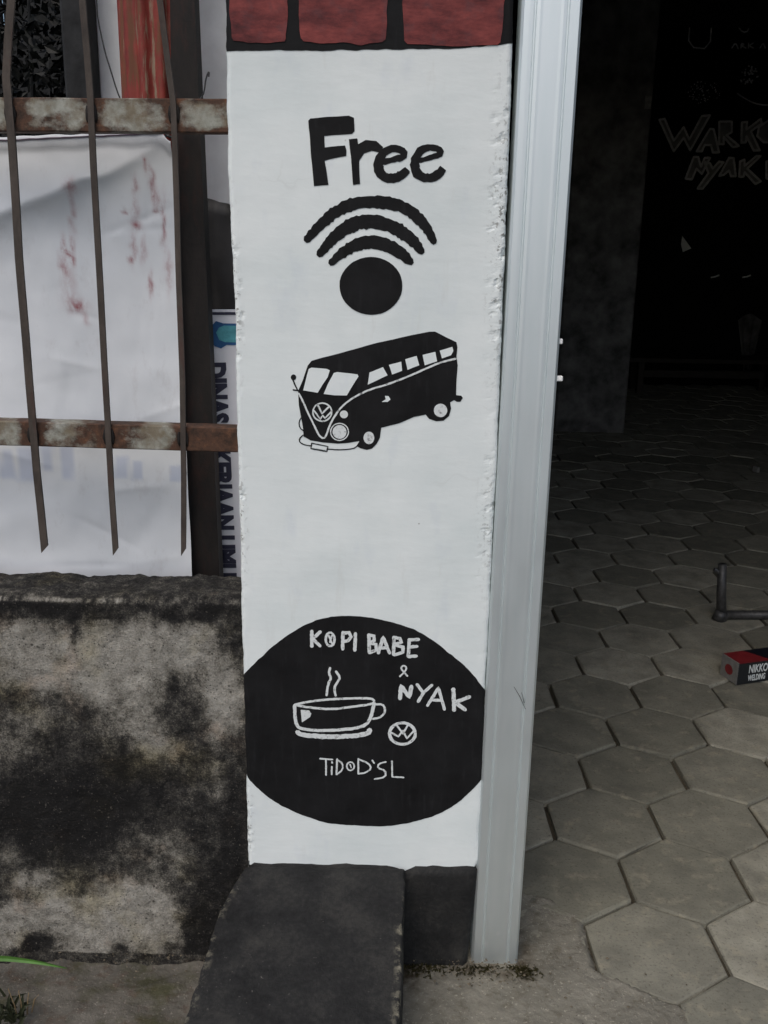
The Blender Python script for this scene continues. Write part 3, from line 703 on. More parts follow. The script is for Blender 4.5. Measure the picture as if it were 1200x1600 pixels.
# ------------------------------------------------------------------ low mouldy wall on the left
def low_wall():
    zt = .653; y0, y1 = .012, .122
    path = [(y0, -.05 + (zt - .012 + .05) * i / 210) for i in range(211)]
    path += [(y0 + .002, zt - .008), (y0 + .004, zt - .005), (y0 + .007, zt - .0015), (y0 + .012, zt)] + [(y0 + .012 + (y1 - y0 - .022) * i / 14, zt + .001) for i in range(1, 15)] + [(y1 - .004, zt - .003), (y1, zt - .012), (y1, .3), (y1, -.05)]
    xs = [-3.2, -2.4, -1.6, -1.1, -.85, -.72] + [-.66 + (.4505) * i / 150 for i in range(151)]
    light = [(60, 280, 130, 80, .55), (330, 300, 120, 90, .75), (180, 400, 200, 60, .55), (450, 430, 130, 80, .62), (650, 285, 120, 70, .72), (770, 470, 90, 110, .80), (560, 330, 120, 60, .45), (740, 560, 60, 50, .3), (480, 560, 110, 50, .40), (560, 640, 80, 60, .42), (120, 540, 80, 50, .25), (40, 630, 60, 60, .25),
             (480, 250, 200, 70, .3), (500, 960, 90, 60, .30), (600, 1010, 60, 50, .28), (740, 740, 50, 80, .25), (30, 1000, 50, 60, .35),
             (330, 1250, 190, 110, .70), (150, 1220, 120, 70, .75), (40, 1260, 80, 60, .6), (230, 1350, 120, 70, .75), (480, 1180, 120, 80, .62), (560, 1290, 80, 80, .60), (350, 1400, 110, 60, .62), (520, 1400, 100, 40, .5), (620, 1420, 60, 40, .45), (160, 1430, 120, 25, .4), (90, 1100, 70, 30, .45)]
    dark = [(250, 830, 280, 120, .5), (140, 940, 200, 80, .4), (120, 1335, 75, 40, 1.1), (435, 1350, 45, 45, .7), (700, 1350, 80, 160, .75), (800, 1000, 70, 260, .5), (120, 150, 170, 40, .7), (270, 230, 22, 60, .6), (650, 165, 250, 22, .4), (600, 440, 50, 40, .3), (780, 270, 50, 45, .45), (660, 540, 60, 60, .25), (560, 1340, 40, 30, .5), (150, 1445, 140, 18, .7)]
    V = []; Fc = []; pale = []
    for x in xs:
        for k, (y, z) in enumerate(path):
            d = .0035 * fbm(x * 16, 0, z * 16, 3) + .0016 * fbm(x * 55, 2, z * 55, 3)
            if k <= 212: yy, zz = y + d, z
            elif k < 230: yy, zz = y, z + d * 1.3 + .004 * fbm(x * 14, y * 30, 4)
            else: yy, zz = y, z
            foot = smooth(.05, .0, z) if k <= 212 else 0
            yy -= foot * .004 * (.5 + .8 * fbm(x * 15, 1, z * 20))
            # mould map, measured on the front face
            px, py = proj((x, y0, z)); u, v = px * 2.222, (py - 880) * 2.222
            u2 = u + 40 * fbm(x * 12, 3, z * 12) + 22 * fbm(x * 40, 5, z * 40); v2 = v + 35 * fbm(x * 12, 8, z * 12) + 20 * fbm(x * 40, 1, z * 40)
            L = .30
            for (a, b, sa, sb, am) in light: L += am * 1.08 * math.exp(-((u2 - a) / sa) ** 2 - ((v2 - b) / sb) ** 2)
            L = min(L, .88)
            for (a, b, sa, sb, am) in dark: L -= am * .8 * math.exp(-((u2 - a) / sa) ** 2 - ((v2 - b) / sb) ** 2)
            if z < .0: L = .35
            if k > 212: L = .30 + .12 * fbm(x * 20, y * 40)
            if 211 <= k <= 212: L = .15 + max(0, .45 + 1.1 * fbm(x * 55, 4)) * (.95 if x < -.40 else .45)
            if 203 <= k < 210: L = min(L, .26 if x < -.40 else .6)
            if px < -60: L += .2 + .4 * fbm(x * 4, 0, z * 4)
            V.append((x, yy, zz)); pale.append(max(0, min(1, L)))
    n = len(path)
    for i in range(len(xs) - 1):
        for k in range(n - 1):
            a = i * n + k; Fc.append((a, a + n, a + n + 1, a + 1))
    Fc.append(tuple(range(n))); t = (len(xs) - 1) * n; Fc.append(tuple(range(t, t + n))[::-1])
    o = mesh_obj('low_wall', V, Fc, MAT['mould'], smooth_=True, label='low plastered wall blackened with mould left of the pillar', cat='wall')
    at = o.data.attributes.new('pale', 'FLOAT', 'POINT'); at.data.foreach_set('value', pale)
low_wall()

# ------------------------------------------------------------------ gate of rusty bars
def gate():
    e = empty('metal_gate', (-.7, .06, P(100, 858, .05).z), label='rusty iron gate of two rails and hanging flat bars above the low wall', cat='gate')
    yb = .052
    bars = [[(18, -60), (18, 0), (13, 60), (10, 120), (14, 165), (18, 210), (30, 400), (46, 600), (58, 740), (70, 858)],
            [(122, -60), (129, 0), (136, 80), (142, 160), (146, 260), (157, 450), (168, 650), (174, 760), (181, 862)],
            [(243, -60), (250, 0), (260, 80), (271, 165), (274, 260), (280, 450), (285, 600), (287, 740), (287, 863)]]
    wid = [.0108, .0086, .0078]
    for bi, b in enumerate(bars):
        bm = bmesh.new(); pts = [P(*q, yb) for q in b]; pts.insert(0, pts[0] + Vector((0, 0, .5)))
        dn = densify(pts, .03, .0006, False, bi * 3); R4 = []
        for i, p in enumerate(dn):
            h = wid[bi] / 2; cut = (.006 if i == len(dn) - 1 else 0)
            R4.append([bm.verts.new(p + Vector(v)) for v in ((-h, -.002, -cut), (h, -.002, cut), (h, .0025, cut), (-h, .0025, -cut))])
        for i in range(len(R4) - 1):
            for j in range(4): bm.faces.new((R4[i][j], R4[i][(j + 1) % 4], R4[i + 1][(j + 1) % 4], R4[i + 1][j]))
        bm.faces.new(R4[0]); bm.faces.new(R4[-1][::-1])
        bm_obj('bar', bm, MAT['bar'], e)
    for ri, (pl, pr_, h0, base) in enumerate((((0, 152), (353, 154), .0440, .24), ((0, 658), (368, 669), .0375, .62))):
        a = P(*pl, .056); b = P(*pr_, .056); s = (b.z - a.z) / (b.x - a.x); bm = bmesh.new(); V = []; Fc = []; ru = []
        n = 160; x_start, x_end = -2.6, -.2135; prof = [(0, 0), (0, -.0012), (.0012, 0)]
        sec = []
        for q in range(6): sec.append((0.0, -.0015 - (h0 - .003) * q / 5))
        sec = [(.030, -.0), (.0015, 0.0)] + sec + [(.0015, -h0), (.030, -h0)]
        for i in range(n + 1):
            x = x_end - (x_end - x_start) * (i / n) ** 1.9; zc = a.z + s * (x - a.x)
            for (dy, dz) in sec:
                V.append((x, .056 + dy + .0006 * nz(x * 25, dz * 60), zc + dz + .0008 * nz(x * 18, ri)))
                px = proj(V[-1])[0]; r = base
                for bx in ((25, 148, 272) if ri == 0 else (50, 168, 288)): r += .6 * math.exp(-((px - bx) / 15) ** 2)
                if ri == 0: r += .35 * math.exp(-((px - 65) / 30) ** 2) * (1 if dz < -h0 * .55 else .2) + .3 * smooth(310, 350, px) + (.3 if dz < -h0 * .8 or dz > -.004 else 0)
                else: r += -.4 * math.exp(-((px - 90) / 22) ** 2) * (1 if dz > -h0 * .6 else .2) - .45 * math.exp(-((px - 245) / 25) ** 2) - .3 * math.exp(-((px - 10) / 25) ** 2) + .3 * smooth(280, 320, px)
                ru.append(r)
        m_ = len(sec)
        for i in range(n):
            for j in range(m_):
                p0 = i * m_ + j; p1 = i * m_ + (j + 1) % m_; Fc.append((p0, p0 + m_, p1 + m_, p1))
        Fc.append(tuple(range(m_)))
        o = mesh_obj('rail', V, Fc, MAT['rail'], e)
        at = o.data.attributes.new('rust', 'FLOAT', 'POINT'); at.data.foreach_set('value', ru)
    for (wx, wy) in ((16, 178), (143, 178), (272, 178), (52, 680), (170, 683), (286, 686)):
        for sg in (-1, 1):
            bm = bmesh.new(); c = P(wx + sg * 6.0, wy, .055)
            bmesh.ops.create_icosphere(bm, subdivisions=2, radius=1, matrix=Matrix.Translation(c) @ Matrix.Diagonal((.0028, .0026, .012, 1)))
            for v in bm.verts: v.co += Vector((1, .5, 1)) * .0012 * nz(v.co.x * 300, v.co.y * 300, v.co.z * 300)
            bm_obj('weld', bm, MAT['post'], e, smooth_=True)
    return e
gate()

# dark steel post behind the gate
def gate_post():
    y = .205
    tl, tr = P(279, 100, y), P(308, 100, y); bl, br = P(301, 900, y), P(343, 900, y)
    s = (br.x - tr.x) / (br.z - tr.z)
    bm = bmesh.new(); V = []
    for z in (-.055, .3, .6, .9, 1.2, 1.6, 2.2):
        xr_ = tr.x + s * (z - tr.z); wd = (tr.x - tl.x) + ((br.x - bl.x + .012) - (tr.x - tl.x)) * (z - tr.z) / (br.z - tr.z)
        wd = max(.034, wd + .012)
        V.append([bm.verts.new(q) for q in ((xr_ - wd, y, z), (xr_, y, z), (xr_, y + .04, z), (xr_ - wd, y + .04, z))])
    for a, b in zip(V, V[1:]):
        for j in range(4): bm.faces.new((a[j], a[(j + 1) % 4], b[(j + 1) % 4], b[j]))
    bm.faces.new(V[0][::-1]); bm.faces.new(V[-1])
    es = [e for e in bm.edges if abs(e.verts[0].co.z - e.verts[1].co.z) > .05]
    bmesh.ops.bevel(bm, geom=es, offset=.004, segments=2, affect='EDGES')
    bm_obj('gate_post', bm, MAT['post'], label='dark brown steel post at the edge of the white banner', cat='post')
gate_post()

# white vinyl banner hung behind the bars
def banner():
    y0 = .185; A, B = P(0, 335, y0), P(262, 222, y0)
    d = (B - A).normalized(); nrm = Vector((-d.z, 0, d.x))
    if nrm.z < 0: nrm = -nrm
    tL, tR = P(-10, 216, y0), P(268, 203, y0); bR = P(301, 900, y0)
    nx, nzn = 150, 190; V = []; Fc = []; st = []; gh = []
    stains = [(115, 330, 5, 35, .5), (112, 400, 3.5, 30, .8), (99, 395, 4.5, 22, 1.0), (101, 425, 4, 10, 1.), (114, 400, 4, 14, 1.), (122, 478, 16, 10, 1.0), (108, 455, 14, 25, .3), (116, 290, 12, 10, .6), (135, 498, 5, 8, .6),
              (212, 290, 5, 14, .7), (228, 258, 4, 12, .6), (237, 280, 5, 20, .8), (243, 310, 6, 14, .9), (211, 325, 6, 20, .6), (208, 385, 5, 25, .6), (204, 405, 5, 6, 1.), (224, 390, 5, 20, .7), (235, 445, 4, 18, .9), (256, 350, 5, 35, .9), (264, 425, 6, 30, .5), (195, 332, 5, 2.5, 1.), (245, 330, 7, 3, .9), (214, 352, 8, 4, .9), (226, 250, 2, 4, 1.0)]
    ghosts = [(45, 725, 16, 26), (75, 715, 8, 20), (105, 722, 9, 26), (12, 725, 10, 22), (190, 730, 10, 16), (215, 735, 8, 14), (275, 740, 9, 12)]
    rc = random.Random(17); crs = []
    for k in range(26):
        px, py = rc.uniform(-20, 290), rc.uniform(230, 900); c0 = P(px, py, y0); an = rc.choice((rc.uniform(-.35, .35), rc.uniform(-.6, .2), rc.uniform(1.2, 1.9))); crs.append((c0.x, c0.z, math.cos(an), math.sin(an), rc.uniform(.02, .10), rc.choice((-1, 1)) * rc.uniform(.0006, .0019)))
    cA = P(215, 346, y0); crs += [(cA.x, cA.z, .93, .36, .05, .0028), (cA.x - .02, cA.z - .012, .8, .6, .02, -.002), (cA.x + .02, cA.z + .03, .2, 1, .03, .0016)]
    for j in range(nzn + 1):
        t = j / nzn
        for i in range(nx + 1):
            s = 1 - (1 - i / nx) ** 1.0
            xr_ = tR.x + (bR.x - tR.x) * t; xx0 = -1.75 + .0 * t
            x = xx0 + (xr_ - xx0) * (1 - (1 - s) ** 1.7)
            zt = tR.z + (tL.z - tR.z) * (tR.x - x) / (tR.x - tL.x) if x > -1.0 else tL.z - .02
            zt += .0045 * nz(x * 22, 5) + .012 * smooth(.035, .0, abs(x - tR.x)) * 0 - .018 * math.exp(-((x - tR.x) / .012) ** 2)
            z = zt + (.52 - zt) * t
            p = Vector((x, 0, z)); q = (p - Vector((A.x, 0, A.z))).dot(nrm)
            along = (p - Vector((A.x, 0, A.z))).dot(d) / (B - A).length
            amp = .024 * (1 - .75 * smooth(.2, 1.0, along)) * smooth(-1.2, -.2, along)
            q += .010 * fbm(x * 9, 1, z * 9) 
            y = y0 - (amp * math.exp(-q / .07) if q > 0 else amp * math.exp(q / .020))
            y += .0035 * fbm(x * 6, 0, z * 6, 2) + .0016 * fbm(x * 22, 4, z * 15, 2) + .001 * math.sin(z * 40 + 6 * nz(x * 3, z * 2)) * smooth(1.0, .8, z)
            for (cx, cz, ca, sa, ln, am_) in crs:
                ux_, uz_ = x - cx, z - cz; al = ux_ * ca + uz_ * sa
                if abs(al) < ln * 1.6: y += am_ * math.exp(-abs(-ux_ * sa + uz_ * ca) / .006) * smooth(1.6, .4, abs(al) / ln)
            y -= .007 * math.exp(-((zt - z) / .010) ** 2) * .4
            y += .0045 * smooth(0, .012, (zt - z) - .012) - .0045     # hem step
            V.append((x, y, z)); px, py = proj((x, y0, z))
            w_ = 6 * nz(x * 60, 0, z * 60)
            st.append(min(1, sum(a * math.exp(-((px + w_ - cx) / (sx * .8)) ** 2 - ((py + w_ - cy) / sy) ** 2) for cx, cy, sx, sy, a in stains)) if px > 60 and py < 560 else 0)
            gh.append(min(1, sum(smooth(1.25, .8, max(abs(px - cx) / sx, abs(py - cy) / sy)) for cx, cy, sx, sy in ghosts)) if 690 < py < 780 else 0)
    for j in range(nzn):
        for i in range(nx):
            a = j * (nx + 1) + i; Fc.append((a, a + nx + 1, a + nx + 2, a + 1))
    e = empty('banner', (-.6, y0, .52), label='creased white vinyl banner with red smears hung behind the rusty bars', cat='banner')
    o = mesh_obj('banner_sheet', V, Fc, MAT['banner'], e, smooth_=True)
    for nm, vals in (('stain', st), ('ghost', gh)):
        at = o.data.attributes.new(nm, 'FLOAT', 'POINT'); at.data.foreach_set('value', vals)
    md = o.modifiers.new('thickness', 'SOLIDIFY'); md.thickness = .0008; md.offset = 0
    bm = bmesh.new(); c = P(264, 209, y0 - .004)
    tube(bm, [c + Vector((-.006, 0, -.004)), c + Vector((.002, -.003, .002)), c + Vector((.012, .0, .006)), c + Vector((.03, .012, .003))], .0022, 6)
    tube(bm, [c + Vector((-.010, .001, .006)), c + Vector((.0, -.005, -.004)), c + Vector((.008, -.002, -.006))], .0022, 6)
    bm_obj('tie_cord', bm, MAT['wire'], e)
    bm = bmesh.new(); pts = []
    for k in range(60):
        px = -20 + 282 * k / 59; p = P(px, 222 - 13 * k / 59 + 1.2 * nz(k * .3), y0); best = min(o.data.vertices, key=lambda v: (v.co.x - p.x) ** 2 + (v.co.z - p.z) ** 2); pts.append(Vector((p.x, best.co.y - .0015, p.z)))
    tube(bm, pts, .0009, 5); bm_obj('hem_thread', bm, m_plain('purple_thread', (.10, .07, .10), .8, .2), e)
banner()

def text_mesh(name, body, size, mat, parent, mtx, xs=1.0, bold=0.0, depth=.0004):
    cu = bpy.data.curves.new(name, 'FONT'); cu.body = body; cu.size = size; cu.offset = bold; cu.extrude = depth; cu.resolution_u = 3
    t = bpy.data.objects.new(name + '_tmp', cu); col.objects.link(t); bpy.context.view_layer.update()
    me = bpy.data.meshes.new_from_object(t.evaluated_get(bpy.context.evaluated_depsgraph_get())); me.name = name
    bpy.data.objects.remove(t); bpy.data.curves.remove(cu)
    me.transform(mtx @ Matrix.Diagonal((xs, 1, 1, 1))); me.materials.clear(); me.materials.append(mat)
    o = bpy.data.objects.new(name, me); link(o, parent)
    if parent is not None and parent.type == 'EMPTY': o.location = Vector(o.location) - parent.location
    return o

# printed sign standing behind the post, its lettering turned on its side
def sign():
    y = .275; tl, tr = P(326, 484, y), P(368, 478, y); bl = P(349, 905, y)
    e = empty('printed_sign', (-.3, y, -.05), label='white printed sign with sideways navy letters and blue emblem behind the gate', cat='sign')
    ang = math.atan2((bl.x - tl.x), (tl.z - bl.z))           # lean
    ux = Vector((math.cos(ang), 0, math.sin(ang))); uz = Vector((-math.sin(ang), 0, math.cos(ang)))
    wd = .26; ht = tl.z + .05
    cs = [tl, tl + ux * wd, tl + ux * wd - uz * ht, tl - uz * ht]
    bm = bmesh.new(); f = [bm.verts.new((c.x, y, c.z)) for c in cs]; b = [bm.verts.new((c.x, y + .006, c.z)) for c in cs]
    bm.faces.new(f); bm.faces.new(b[::-1])
    for i in range(4): bm.faces.new((f[i], b[i], b[(i + 1) % 4], f[(i + 1) % 4]))
    bm_obj('board', bm, MAT['signwhite'], e)
    def quad(nm, x0, z0, x1, z1, mat, dy=-.0015):
        q = [tl + ux * x0 - uz * z0, tl + ux * x1 - uz * z0, tl + ux * x1 - uz * z1, tl + ux * x0 - uz * z1]
        bm = bmesh.new(); a = [bm.verts.new((c.x, y + dy, c.z)) for c in q]; b2 = [bm.verts.new((c.x, y + .001, c.z)) for c in q]
        bm.faces.new(a)
        for i in range(4): bm.faces.new((a[i], b2[i], b2[(i + 1) % 4], a[(i + 1) % 4]))
        return bm_obj(nm, bm, mat, e)
    quad('border_line', 0, .004, wd, .0085, MAT['navy'])
    # letters read downwards: glyph +x -> -uz, glyph +y -> +ux
    start = P(331, 566, y); M4 = Matrix(((-uz.x, ux.x, 0, start.x - .009), (0, 0, -1, y - .001), (-uz.z, ux.z, 0, start.z), (0, 0, 0, 1)))
    cap = (P(356, 600, y) - P(331, 600, y)).length + .004
    lens = (P(345, 566, y) - P(352, 905, y)).length
    t = text_mesh('sign_lettering', 'DINAS PEKERJAAN UMUM', cap / .70, MAT['navy'], e, M4, 1.0, .0026)
    t.data.transform(Matrix.Identity(4))
    # squeeze along the reading direction so that the visible run has the measured length
    vs = [v.co for v in t.data.vertices]; run = max((start - v).dot(uz) for v in vs); target = lens * 20 / 17.0 * .90
    for v in t.data.vertices:
        q = (start - v.co).dot(uz); v.co += uz * (q - q * target / run)
    c = P(347, 522, y)
    def emblem(nm, pts, mat, dy):
        bm = bmesh.new(); a = [bm.verts.new((c.x + u * PXM * 1.24, y + dy, c.z - v * PXM * 1.24)) for u, v in pts]; bm.faces.new(a)
        b2 = [bm.verts.new((q.co.x, y + .001, q.co.z)) for q in a]
        for i in range(len(a)): bm.faces.new((a[i], b2[i], b2[(i + 1) % len(a)], a[(i + 1) % len(a)]))
        return bm_obj(nm, bm, mat, e)
    emblem('emblem', [(-8, -18), (2, -15), (40, -15), (40, 15), (6, 15), (-2, 20), (-11, 17), (-16, 8), (-18, 0), (-16, -9)], MAT['blue'], -.0015)
    emblem('emblem', [(-8, -2), (-4, -9), (3, -12), (36, -12), (36, 11), (4, 11), (-4, 8)], MAT['teal'], -.0024)
sign()

# black tarpaulin heaped behind the sign
def tarp():
    y = .62; V = []; Fc = []; n = 70; m_ = 60
    tp = [(296, 306), (318, 309), (332, 311), (345, 316), (358, 318), (380, 330), (420, 350)]
    W = [P(*q, y) for q in tp]; x0, x1 = W[0].x - .12, -.02
    def ztop(x):
        if x <= W[0].x: return W[0].z - (W[0].x - x) * .35
        for a, b in zip(W, W[1:]):
            if a.x <= x <= b.x: return a.z + (b.z - a.z) * (x - a.x) / (b.x - a.x)
        return W[-1].z
    for j in range(m_ + 1):
        t = j / m_
        for i in range(n + 1):
            x = x0 + (x1 - x0) * i / n; zt = ztop(x); z = zt + (-.06 - zt) * max(0, (t - .15) / .85)
            yy = y - .03 - .10 * smooth(.15, 1, t) + .02 * math.sin(x * 70 + 2 * nz(x * 9, z * 3)) * smooth(.1, .4, t) + .012 * fbm(x * 15, z * 9)
            if t < .15: yy = y - .03 + (.15 - t) / .15 * .16; z = zt - .02 * ((.15 - t) / .15) ** 2
            V.append((x, yy, z))
    for j in range(m_):
        for i in range(n):
            a = j * (n + 1) + i; Fc.append((a, a + n + 1, a + n + 2, a + 1))
    o = mesh_obj('tarpaulin', V, Fc, MAT['tarp'], smooth_=True, label='black tarpaulin heaped behind the printed sign and gate post', cat='tarpaulin')
    md = o.modifiers.new('thickness', 'SOLIDIFY'); md.thickness = .002
tarp()

# yard behind the gate
yw = P(134, 80, 1.05)
box('yard_wall', (yw.x, 1.06, -.08), (.0, 1.18, 2.3), MAT['pale'], bev=.006, label='pale plastered wall in the yard behind the gate', cat='wall')
dp0, dp1 = P(100, 60, .98), P(139, 60, .98)
bm = bm_box(bmesh.new(), (dp0.x, .96, -.08), (dp1.x, 1.055, 2.3), .006)
bm_obj('timber_post', bm, MAT['dark_post'], label='dark grey post at the end of the pale yard wall', cat='post')
def red_column():
    y = .80; a, b = P(172, 40, y), P(280, 40, y); cx = (a.x + b.x) / 2; rad = (b.x - a.x) / 2; bm = bmesh.new(); rows = []
    n = 72
    for z in [-.08 + 2.4 * i / 30 for i in range(31)]:
        rows.append([bm.verts.new((cx + (rad + .006 * math.cos(11 * q) - .004) * math.cos(q), y + .08 + (rad + .006 * math.cos(11 * q) - .004) * math.sin(q), z)) for q in [2 * math.pi * i / n for i in range(n)]])
    for r0, r1 in zip(rows, rows[1:]):
        for i in range(n): bm.faces.new((r0[i], r0[(i + 1) % n], r1[(i + 1) % n], r1[i]))
    bm.faces.new(rows[0][::-1]); bm.faces.new(rows[-1])
    bm_obj('red_column', bm, MAT['redcol'], smooth_=True, label='rusty red ribbed column with peeling paint behind the gate', cat='column')
red_column()
bx0 = P(-260, 80, 2.0).x
bf = empty('dark_backing', (-1.0, 2.3, -.06), label='dark boards put in for the shade behind the leafy shrub', cat='fence')  # dark boards added to stand for the shaded opening behind the shrub
for i in range(12):
    x = -2.1 + i * .152; box('board', (x, 2.3 + .01 * (i % 2), -.08), (x + .146, 2.33 + .01 * (i % 2), 2.6 + .03 * math.sin(i * 5)), MAT['dark_post'], bf, .004)
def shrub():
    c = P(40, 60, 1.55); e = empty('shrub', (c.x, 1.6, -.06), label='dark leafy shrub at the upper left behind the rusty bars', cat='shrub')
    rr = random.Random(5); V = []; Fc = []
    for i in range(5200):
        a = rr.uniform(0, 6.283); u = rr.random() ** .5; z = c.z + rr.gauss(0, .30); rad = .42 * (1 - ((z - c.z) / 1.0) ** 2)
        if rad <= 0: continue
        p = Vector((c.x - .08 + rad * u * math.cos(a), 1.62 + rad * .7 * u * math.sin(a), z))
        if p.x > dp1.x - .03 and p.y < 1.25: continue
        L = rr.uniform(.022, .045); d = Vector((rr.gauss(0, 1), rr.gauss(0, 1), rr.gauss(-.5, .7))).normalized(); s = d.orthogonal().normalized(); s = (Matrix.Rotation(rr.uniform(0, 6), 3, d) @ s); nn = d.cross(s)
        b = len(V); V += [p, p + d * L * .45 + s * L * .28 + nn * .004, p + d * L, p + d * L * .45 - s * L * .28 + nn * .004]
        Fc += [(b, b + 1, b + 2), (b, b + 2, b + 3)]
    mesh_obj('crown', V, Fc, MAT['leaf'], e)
    bm = bmesh.new()
    for k in range(6):
        a = k * 1.05; tube(bm, [(c.x - .08 + .03 * math.cos(a), 1.62 + .03 * math.sin(a), -.07), (c.x - .08 + .10 * math.cos(a), 1.62 + .08 * math.sin(a), .8), (c.x - .08 + .25 * math.cos(a), 1.62 + .18 * math.sin(a), c.z + .15)], [.012, .009, .004], 6)
    bm_obj('stem', bm, MAT['dark_post'], e)
shrub()
def wires():
    bm = bmesh.new(); y = .13
    p = [P(x, yy, y) for x, yy in [(148, -60), (151, 0), (152, 25), (158, 55), (165, 85), (173, 110), (182, 140), (190, 160)]]
    tube(bm, chaikin(p, False, 2), .0011, 6)
    bm_obj('hanging_wire', bm, MAT['wire'], label='thin dark wire hanging in front of the red column', cat='wire')
    bm = bmesh.new(); p = [P(x, yy, .07) for x, yy in [(312, 156), (317, 150), (320, 138), (321, 126), (325, 113), (327, 113), (326, 120)]]
    tube(bm, chaikin(p, False, 2), .0012, 6)
    bm_obj('bent_wire', bm, MAT['wire'], label='short bent wire end sticking up from the upper gate rail', cat='wire')
wires()

# ------------------------------------------------------------------ the shop: dark room behind the steel post
shop = empty('shop_building', (2.5, 3.5, -.06), label='dark open shop room behind the steel post with black mural wall', cat='building')
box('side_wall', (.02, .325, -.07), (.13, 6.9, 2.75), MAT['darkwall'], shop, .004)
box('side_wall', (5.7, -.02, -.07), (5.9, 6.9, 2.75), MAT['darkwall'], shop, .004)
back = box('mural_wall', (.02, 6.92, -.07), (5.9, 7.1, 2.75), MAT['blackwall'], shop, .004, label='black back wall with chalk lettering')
box('unseen_front_wall', (2.7, .0, -.07), (5.68, .20, 2.30), MAT['darkwall'], shop, .004)  # added out of view, narrows the opening to darken the room
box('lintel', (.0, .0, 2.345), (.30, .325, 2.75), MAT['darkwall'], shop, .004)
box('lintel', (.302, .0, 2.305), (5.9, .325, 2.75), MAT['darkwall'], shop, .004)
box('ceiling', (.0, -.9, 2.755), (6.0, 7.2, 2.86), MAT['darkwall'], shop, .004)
ck = G(975, 676); cl = .44
V = []; Fc = []; nn_ = 50
bm = bmesh.new(); bm_box(bm, (ck.x - cl, ck.y, -.05), (ck.x, ck.y + .4, 2.75), .01)
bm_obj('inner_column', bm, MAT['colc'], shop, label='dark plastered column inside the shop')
pp = P(1013, 160, ck.y); box('switch_plate', (pp.x - .022, ck.y - .008, pp.z - .035), (pp.x + .018, ck.y - .001, pp.z + .035), m_plain('grubby_plate', (.22, .22, .21), .6, .3, .3, 60), shop, .002)
# chalk lettering and doodles on the black wall
YW = 6.916
def C8(u, v): return P(860 + u / 3.529, v / 3.529, YW)
pxm = (P(1100, 240, YW) - P(1101, 240, YW)).length / 3.529
class Chalk(Marks): pass
_s0 = surf
def surf_wall(x, z): return YW
surf = surf_wall
def outl(*lines):
    for ln in lines:
        m = Marks(.002); m.stroke([C8(*q) for q in ln], 12 * pxm, closed=True, sm=0); lo = m.done('chalk_letter', MAT['chalk'], back)
        m = Marks(.001); m.fill([C8(*q) for q in ln], 0, .0, .05); m.done('letter_fill', MAT['chalkdim'], back)
outl([(600, 660), (630, 655), (680, 775), (735, 700), (765, 770), (835, 640), (880, 635), (770, 830), (735, 760), (680, 835)],
     [(805, 835), (880, 710), (900, 712), (930, 840), (895, 842), (885, 800), (850, 800), (835, 835)],
     [(930, 670), (1000, 670), (1000, 730), (970, 745), (1040, 805), (1005, 812), (955, 755), (955, 795), (930, 795)],
     [(1055, 675), (1085, 672), (1080, 715), (1160, 655), (1165, 680), (1105, 725), (1155, 830), (1120, 830), (1080, 750), (1078, 785), (1052, 788)],
     [(1200, 665), (1240, 690), (1250, 740), (1220, 785), (1175, 785), (1140, 750), (1150, 700)],
     [(745, 985), (790, 865), (815, 865), (830, 920), (850, 870), (880, 870), (835, 960), (805, 930), (780, 990)],
     [(850, 895), (880, 900), (895, 930), (930, 890), (955, 895), (840, 1040), (810, 1040), (870, 955)],
     [(930, 970), (985, 870), (1010, 872), (1022, 972), (995, 972), (985, 940), (955, 965)],
     [(1045, 890), (1070, 880), (1070, 915), (1135, 860), (1160, 860), (1085, 930), (1160, 1000), (1130, 1015), (1070, 950), (1065, 975), (1040, 975)],
     [(1190, 890), (1240, 880), (1250, 915), (1225, 930), (1255, 960), (1235, 985), (1190, 985)])
m = Marks(.001)
for ln in ([(1030, 515), (1090, 555), (1150, 578), (1230, 580)], [(1040, 60), (1030, 140), (1060, 180), (1095, 170), (1105, 60)], [(770, 120), (760, 260), (880, 270), (890, 100)], [(1000, 265), (1020, 235), (1035, 268)], [(1050, 265), (1052, 238), (1072, 245), (1052, 252), (1078, 265)], [(1092, 238), (1092, 266)], [(1118, 238), (1094, 252), (1120, 266)], [(1155, 265), (1172, 235), (1185, 265)]):
    m.stroke([C8(*q) for q in ln], 8 * pxm)
rr = random.Random(3)
for i in range(70):
    a = rr.uniform(0, 6.28); q = rr.random() ** .5; m.disc((850 + 90 * q * math.cos(a), 510 + 65 * q * math.sin(a)), 4, 4, C8, 6)
for i in range(40):
    a = rr.uniform(0, 6.28); q = rr.random() ** .5; m.disc((1095 + 50 * q * math.cos(a), 420 + 60 * q * math.sin(a)), 6, 6, C8, 6)
m.done('chalk_drawing', MAT['chalk'], back, label='faint chalk doodles of flowers and cups', kind='stuff')
surf = _s0
# low bench along the black wall
def bench():
    y = 6.3; a, b = P(984, 558, y), P(1088, 562, y); z = (a.z + b.z) / 2
    e = empty('bench', ((a.x + b.x) / 2 + .3, y, 0), label='low dark wooden bench in front of the black wall', cat='bench')
    x0, x1 = a.x, b.x + .75
    for k in range(3): box('seat_plank', (x0, y + .11 * k, z - .035), (x1, y + .11 * k + .103, z), MAT['wood'], e, .004)
    for x in (x0 + .08, x1 - .14):
        for yy in (y + .02, y + .26): box('leg', (x, yy, -.01), (x + .05, yy + .05, z - .036), MAT['wood'], e, .004)
    box('stretcher', (x0 + .14, y + .14, z * .4), (x1 - .15, y + .18, z * .4 + .06), MAT['wood'], e, .004)
bench()
